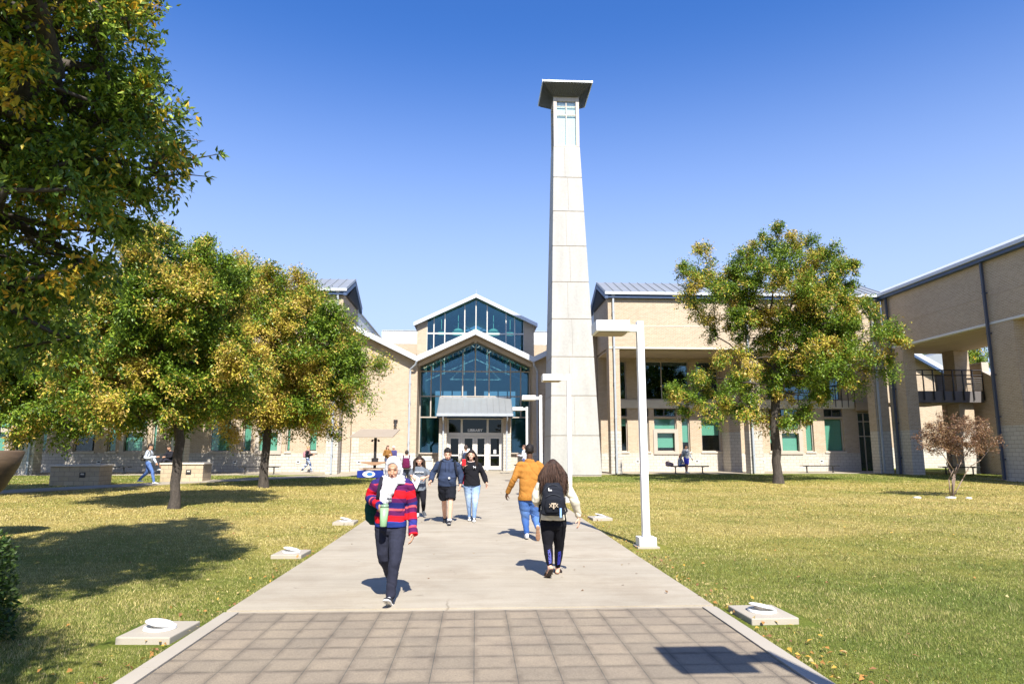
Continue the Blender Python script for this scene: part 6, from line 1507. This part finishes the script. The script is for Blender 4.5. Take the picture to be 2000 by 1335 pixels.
for x in (-.036, .036): text_mesh('emblem', 'X', .060, c+Vector((x, -.129, -.080)), Matrix.Rotation(PI/2, 3, 'X'), 'soffit', bt, .012, .001)
mb = MB(); mb.box(c.x+.078, c.x+.102, c.y-.125, c.y-.118, c.z-.225, c.z-.11); mb.build('key_tag', plain('tagblue', (.25, .42, .75), .5, .3, 40), bt)
mb = MB(); mb.box(c.x-.062, c.x-.018, c.y-.10, c.y-.06, c.z+.103, c.z+.118); mb.box(c.x-.062, c.x-.052, c.y-.10, c.y-.06, c.z+.118, c.z+.14); mb.build('logo_patch', M['whitepaint'], bt)
mb = MB()
for s, k in (('L', 1), ('R', -1)):
    a = F6['sh'+s]; mb.tube([a+Vector((k*.045, -.13, .02)), a+Vector((k*.03, -.02, .07)), a+Vector((k*.02, .12, -.05)), a+Vector((-k*.01, .10, -.28)), a+Vector((-k*.03, -.02, -.36)), a+Vector((0, -.12, -.36))], [.018, .022, .022, .018, .012, .01], 7)
for x in (-.15, .155): mb.tube([c+Vector((x, .02, -.14)), c+Vector((x*1.12, .02, -.30))], [.012, .009], 6)
me = bpy.data.meshes.new('b'); me.from_pydata([tuple(v) for v in mb.v], [], mb.f); finish('strap', me, 'cloth', bt, const((.012, .013, .018)))

# ================================================================ distant people
def far_person(label, u, v, Y, h, yaw, skin, top, bottom, shoe_c, hair, stride=.25, pose='walk', hairlen=0, arms=((.12, .2), (.12, -.2)), pattern=None, short=None, gz=None, group=None, arm_fwd=None):
    z0 = ground(Y)+.03 if gz is None else gz; p = atY(u, v, Y); x = p.x; k = h/1.72
    t = thing('person', label, 'person', (x, Y, z0), 0, group)
    Rz = Matrix.Rotation(yaw, 3, 'Z')
    def W(a, b, c): return Vector((x, Y, z0))+Rz @ Vector((a*k, b*k, c*k))
    J = {}
    if pose == 'sit':
        s = -.44
        J.update(head=W(0, -.10, 1.57+s), neck=W(0, -.02, 1.42+s), pelvis=W(0, 0, .98+s), hipL=W(-.09, 0, .92+s), hipR=W(.09, 0, .92+s), knL=W(-.12, -.42, .52), knR=W(.12, -.42, .50), anL=W(-.12, -.40, .10), anR=W(.12, -.44, .10), hem=W(0, 0, .92+s),
                 shL=W(-.18, -.02, 1.38+s), shR=W(.18, -.02, 1.38+s), elL=W(-.22, -.15, 1.12+s), elR=W(.22, -.15, 1.12+s), wrL=W(-.08, -.34, 1.10+s), wrR=W(.08, -.34, 1.12+s))
    else:
        J.update(head=W(0, -.02, 1.60), neck=W(0, 0, 1.45), pelvis=W(0, 0, .98), hipL=W(-.09, 0, .92), hipR=W(.09, 0, .92), knL=W(-.10, -stride*.7, .52), knR=W(.10, stride*.25, .50), anL=W(-.10, -stride, .10), anR=W(.10, stride*1.2, .10+stride*.25), hem=W(0, 0, .90),
                 shL=W(-.19, 0, 1.40), shR=W(.19, 0, 1.40), elL=W(-.25, arms[0][1]*.3, 1.12), elR=W(.25, arms[1][1]*.3, 1.12))
        af = arm_fwd or (False, False)
        J['wrL'] = W(-.10, -.34, 1.16) if af[0] else W(-.27, arms[0][1], .90); J['wrR'] = W(.10, -.34, 1.16) if af[1] else W(.27, arms[1][1], .90)
    H = head_frame(J['head'], yaw, .15, 0, k)
    yw = yaw; vx_ = .014
    class FF(dict): pass
    F = FF(J)
    fd = Rz @ Vector((0, -1, 0))
    mb = MB(); put_head(mb, H); limb(mb, [H @ Vector((0, .018, -.07)), J['neck']-Vector((0, 0, .04))], [.052*k, .06*k])
    loft(mb, [(J['pelvis']-Vector((0, 0, .08)), .11, .08, yw), (lerp(J['pelvis'], J['neck'], .35), .1, .075, yw), (lerp(J['pelvis'], J['neck'], .9), .14, .06, yw), (J['neck'], .05, .05, yw)])
    for s in 'LR':
        limb(mb, [J['sh'+s], J['el'+s], J['wr'+s]], [.04, .034, .026]); limb(mb, [J['hip'+s], J['kn'+s], J['an'+s]], [.07, .052, .038])
        dd = (J['wr'+s]-J['el'+s]).normalized(); hand(mb, J['wr'+s], dd, Rz @ Vector((1 if s == 'L' else -1, 0, .1)), 1 if s == 'R' else -1, .6)
    finish('body', remesh(mb, .011, 2), 'skin', t, lambda P: face_paint(H, skin, P))
    torso_top(t, F, 'top', const(top), vx_, .165, .125, .17, .13, sleeve=(.068, .058, .044), amp=.010, seed=int(u), sl_end=1.0)
    trousers(t, F, 'trousers' if not short else 'shorts', pattern or const(bottom), vx_, (.105, .075, .066, .05) if not short else (.11, .11, .10, .1), .006, int(u)+1, 'cloth', .45 if short else 1.0, .165)
    for s in 'LR':
        d = fd.copy(); shoe(t, J['an'+s], d, (0, 0, 1), shoe_c, vox=.014)
    finish('hair', remesh(short_hair(H, .35, -.7, 1.12, 1.07), .012, 1), 'hair', t, const(hair))
    if hairlen:
        rr = np.random.default_rng(int(u)); st = [((math.sin(a)*.9, abs(math.cos(a))*.9, .1-.5*rr.random()), hairlen*(.8+.4*rr.random())) for a in (rr.random(70)*2-1)*1.7]
        locks(t, H, 'hair_length', st, 0, .012, hair, 3, .01, spread=.03)
    return t, J, Rz
def far_pack(label, J, Rz, col, d=.20, s=1.0, name='backpack', dz=-.25):
    c = J['neck']+(Rz @ Vector((0, d, dz))); bt = thing(name, label, 'backpack', c); yw = math.atan2(Rz[1][0], Rz[0][0])
    mb = MB(); loft(mb, [(c+Vector((0, 0, -.2*s)), .12*s, .06*s, yw), (c+Vector((0, 0, -.16*s)), .15*s, .10*s, yw), (c+Vector((0, 0, .1*s)), .14*s, .09*s, yw), (c+Vector((0, 0, .2*s)), .09*s, .06*s, yw)])
    finish('bag', remesh(mb, .014, 2), 'cloth', bt, const(col), folds(.01, 3))
    mb = MB()
    for k in (-1, 1):
        a = J['shL'] if k < 0 else J['shR']; q = lambda x, y, z: a+(Rz @ Vector((x*-k, y, z)))
        mb.tube([q(.05, .15, -.02), q(.05, .03, .075), q(.05, -.10, .02), q(.04, -.135, -.15), q(.0, .0, -.32), q(.03, .14, -.35)], .02, 6)
    me = bpy.data.meshes.new('b'); me.from_pydata([tuple(v) for v in mb.v], [], mb.f); finish('strap', me, 'cloth', bt, const(np.array(col)*.7))
def pat(P): 
    k = vnoise(P, 7, 5)[:, None]; return np.where(k > .5, np.array([[.45, .5, .6]]), np.array([[.04, .07, .16]]))
a = far_person('blonde walker in black top and blue patterned trousers along the left facade', 600, 918, 44.6, 1.64, PI/2, SK['light'], (.015, .015, .02), (.2, .3, .4), (.03, .03, .03), (.40, .26, .12), .30, pattern=pat, arm_fwd=(True, True))
far_pack('pink backpack on the blonde walker by the left windows', a[1], a[2], (.40, .20, .22))
a = far_person('man in white and blue hooded top and blue jeans walking on the diagonal side path', 287, 948, 31.6, 1.76, PI/2, SK['tan'], (.62, .68, .78), (.10, .18, .42), (.6, .6, .62), (.02, .015, .012), .33, arm_fwd=(True, False))
far_pack('grey brown backpack on the man walking along the side path', a[1], a[2], (.13, .12, .10), .22, 1.1)
a = far_person('student in dark clothes sitting behind the right block planter, half hidden by a trunk', 329, 940, 36.4, 1.75, -.5, SK['tan'], (.02, .02, .025), (.03, .03, .04), (.5, .5, .5), (.02, .015, .01), pose='sit', gz=ground(36.4)+.45)
a = far_person('person in mustard coat with long brown hair in front of the left entrance wall', 756, 918, 42.8, 1.70, .7, SK['light'], (.24, .12, .035), (.06, .07, .11), (.1, .08, .06), (.09, .05, .03), .1, hairlen=.3, arm_fwd=(True, False))
a = far_person('person in purple top and white cap beside the mustard coat', 768, 918, 43.3, 1.66, -.6, SK['brown'], (.07, .065, .18), (.05, .05, .08), (.3, .3, .3), (.72, .70, .68), .1)
a = far_person('person in light grey top walking toward the doors behind the white headscarf', 793, 948, 27.0, 1.52, PI, SK['tan'], (.45, .45, .47), (.06, .07, .10), (.3, .3, .3), (.03, .02, .015), .2)
far_pack('maroon backpack worn beyond the white headscarf', a[1], a[2], (.11, .012, .05))
a = far_person('person in pale top walking near the doors, mostly hidden by the smiling woman', 909, 960, 29.0, 1.72, PI, SK['brown'], (.45, .44, .42), (.06, .07, .12), (.3, .3, .3), (.06, .04, .03), .2)
far_pack('dark navy backpack near the doors, mostly hidden by the smiling woman', a[1], a[2], (.03, .04, .08))
a = far_person('person near the right of the doors looking at a phone, beyond the man in mustard', 1024, 925, 38.5, 1.72, -PI/2-.3, SK['light'], (.55, .55, .60), (.08, .10, .2), (.3, .3, .3), (.12, .06, .04), .1, arm_fwd=(True, True))
a = far_person('student in pale grey hooded top sitting on the right bench bent over a book', 1328, 915, 42.6, 1.66, PI/2, SK['light'], (.50, .54, .60), (.10, .15, .34), (.4, .4, .4), (.16, .07, .04), pose='sit', hairlen=.2)
a = far_person('student in grey top and bright blue shorts standing beside the right bench', 1341, 915, 42.0, 1.74, .5, SK['brown'], (.42, .44, .46), (.05, .06, .45), (.6, .6, .6), (.02, .015, .012), .12, short=True)
far_pack('white backpack on the student in blue shorts by the right bench', a[1], a[2], (.6, .6, .58))
c = atY(1308, 906, 42.5); bt = thing('bag', 'pinkish brown bag lying on the left end of the right bench', 'bag', c)
mb = MB(); ell_pts(mb, c+Vector((0, 0, -.02)), (.28, .14, .15)); ell_pts(mb, c+Vector((-.15, 0, .06)), (.12, .1, .12)); finish('bag_body', remesh(mb, .02, 2), 'cloth', bt, const((.42, .28, .26)), folds(.02, 4)); mb = MB(); mb.tube([c+Vector((-.18, -.05, .1)), c+Vector((-.1, -.1, .24)), c+Vector((.05, -.1, .08))], .014, 6); mb.build('strap', M['black'], bt)
# ================================================================ camera, light, render settings
cam = bpy.data.cameras.new('camera'); co = bpy.data.objects.new('camera', cam); C.objects.link(co)
cam.sensor_width = 36; cam.lens = 24.0; cam.clip_end = 3000; cam.clip_start = .1
co.location = (0, 0, HC)
co.rotation_euler = (PI/2+PIT, 0, -YAW)
cam.dof.use_dof = True; cam.dof.focus_distance = 10.5; cam.dof.aperture_fstop = 5.0
SC.camera = co
SUN_EL, SUN_AZ = rad(46.5), rad(9.5)        # shadows run to +y and slightly to -x
sd = Vector((-math.sin(SUN_AZ)*math.cos(SUN_EL), math.cos(SUN_AZ)*math.cos(SUN_EL), -math.sin(SUN_EL)))   # travel direction
sl = bpy.data.lights.new('sun', 'SUN'); sl.energy = 4.95; sl.angle = rad(.53); sl.color = (1, .95, .87)
so_ = bpy.data.objects.new('sun', sl); C.objects.link(so_); so_.rotation_euler = sd.to_track_quat('-Z', 'Y').to_euler(); so_.location = (10, -20, 40)
wd = bpy.data.worlds.new('World'); SC.world = wd; wd.use_nodes = True; nt = wd.node_tree
bg = nt.nodes['Background']; sky = N(nt, 'ShaderNodeTexSky'); sky.sky_type = 'NISHITA'; sky.sun_disc = False
sky.sun_elevation = SUN_EL
src = -sd; sky.sun_rotation = math.atan2(src.x, src.y)
sky.air_density = 1.1; sky.dust_density = .7; sky.ozone_density = 2.2; sky.altitude = 600
hs = N(nt, 'ShaderNodeHueSaturation'); hs.inputs['Saturation'].default_value = 1.36; hs.inputs['Hue'].default_value = .515; hs.inputs['Value'].default_value = 1.5
nt.links.new(sky.outputs[0], hs.inputs['Color']); tcw = N(nt, 'ShaderNodeTexCoord'); spw = N(nt, 'ShaderNodeSeparateXYZ'); nt.links.new(tcw.outputs['Generated'], spw.inputs[0])
mrw = N(nt, 'ShaderNodeMapRange'); mrw.interpolation_type = 'SMOOTHSTEP'; nt.links.new(spw.outputs[2], mrw.inputs[0]); mrw.inputs[1].default_value = .08; mrw.inputs[2].default_value = .58; mrw.inputs[3].default_value = .88; mrw.inputs[4].default_value = .02
nt.links.new(mixrgb(nt, hs.outputs[0], (4.2, 5.15, 7.4), mrw.outputs[0]), bg.inputs[0]); bg.inputs[1].default_value = .076
vs = SC.view_settings; vs.view_transform = 'Standard'; vs.look = 'None'; vs.exposure = 1.0; vs.gamma = 1; vs.use_curve_mapping = False
SC.render.engine = 'CYCLES'; SC.cycles.max_bounces = 8; SC.cycles.transparent_max_bounces = 24
SC.cycles.caustics_reflective = False; SC.cycles.caustics_refractive = False; SC.cycles.sample_clamp_indirect = 6
SC.render.resolution_x = 1024; SC.render.resolution_y = 683
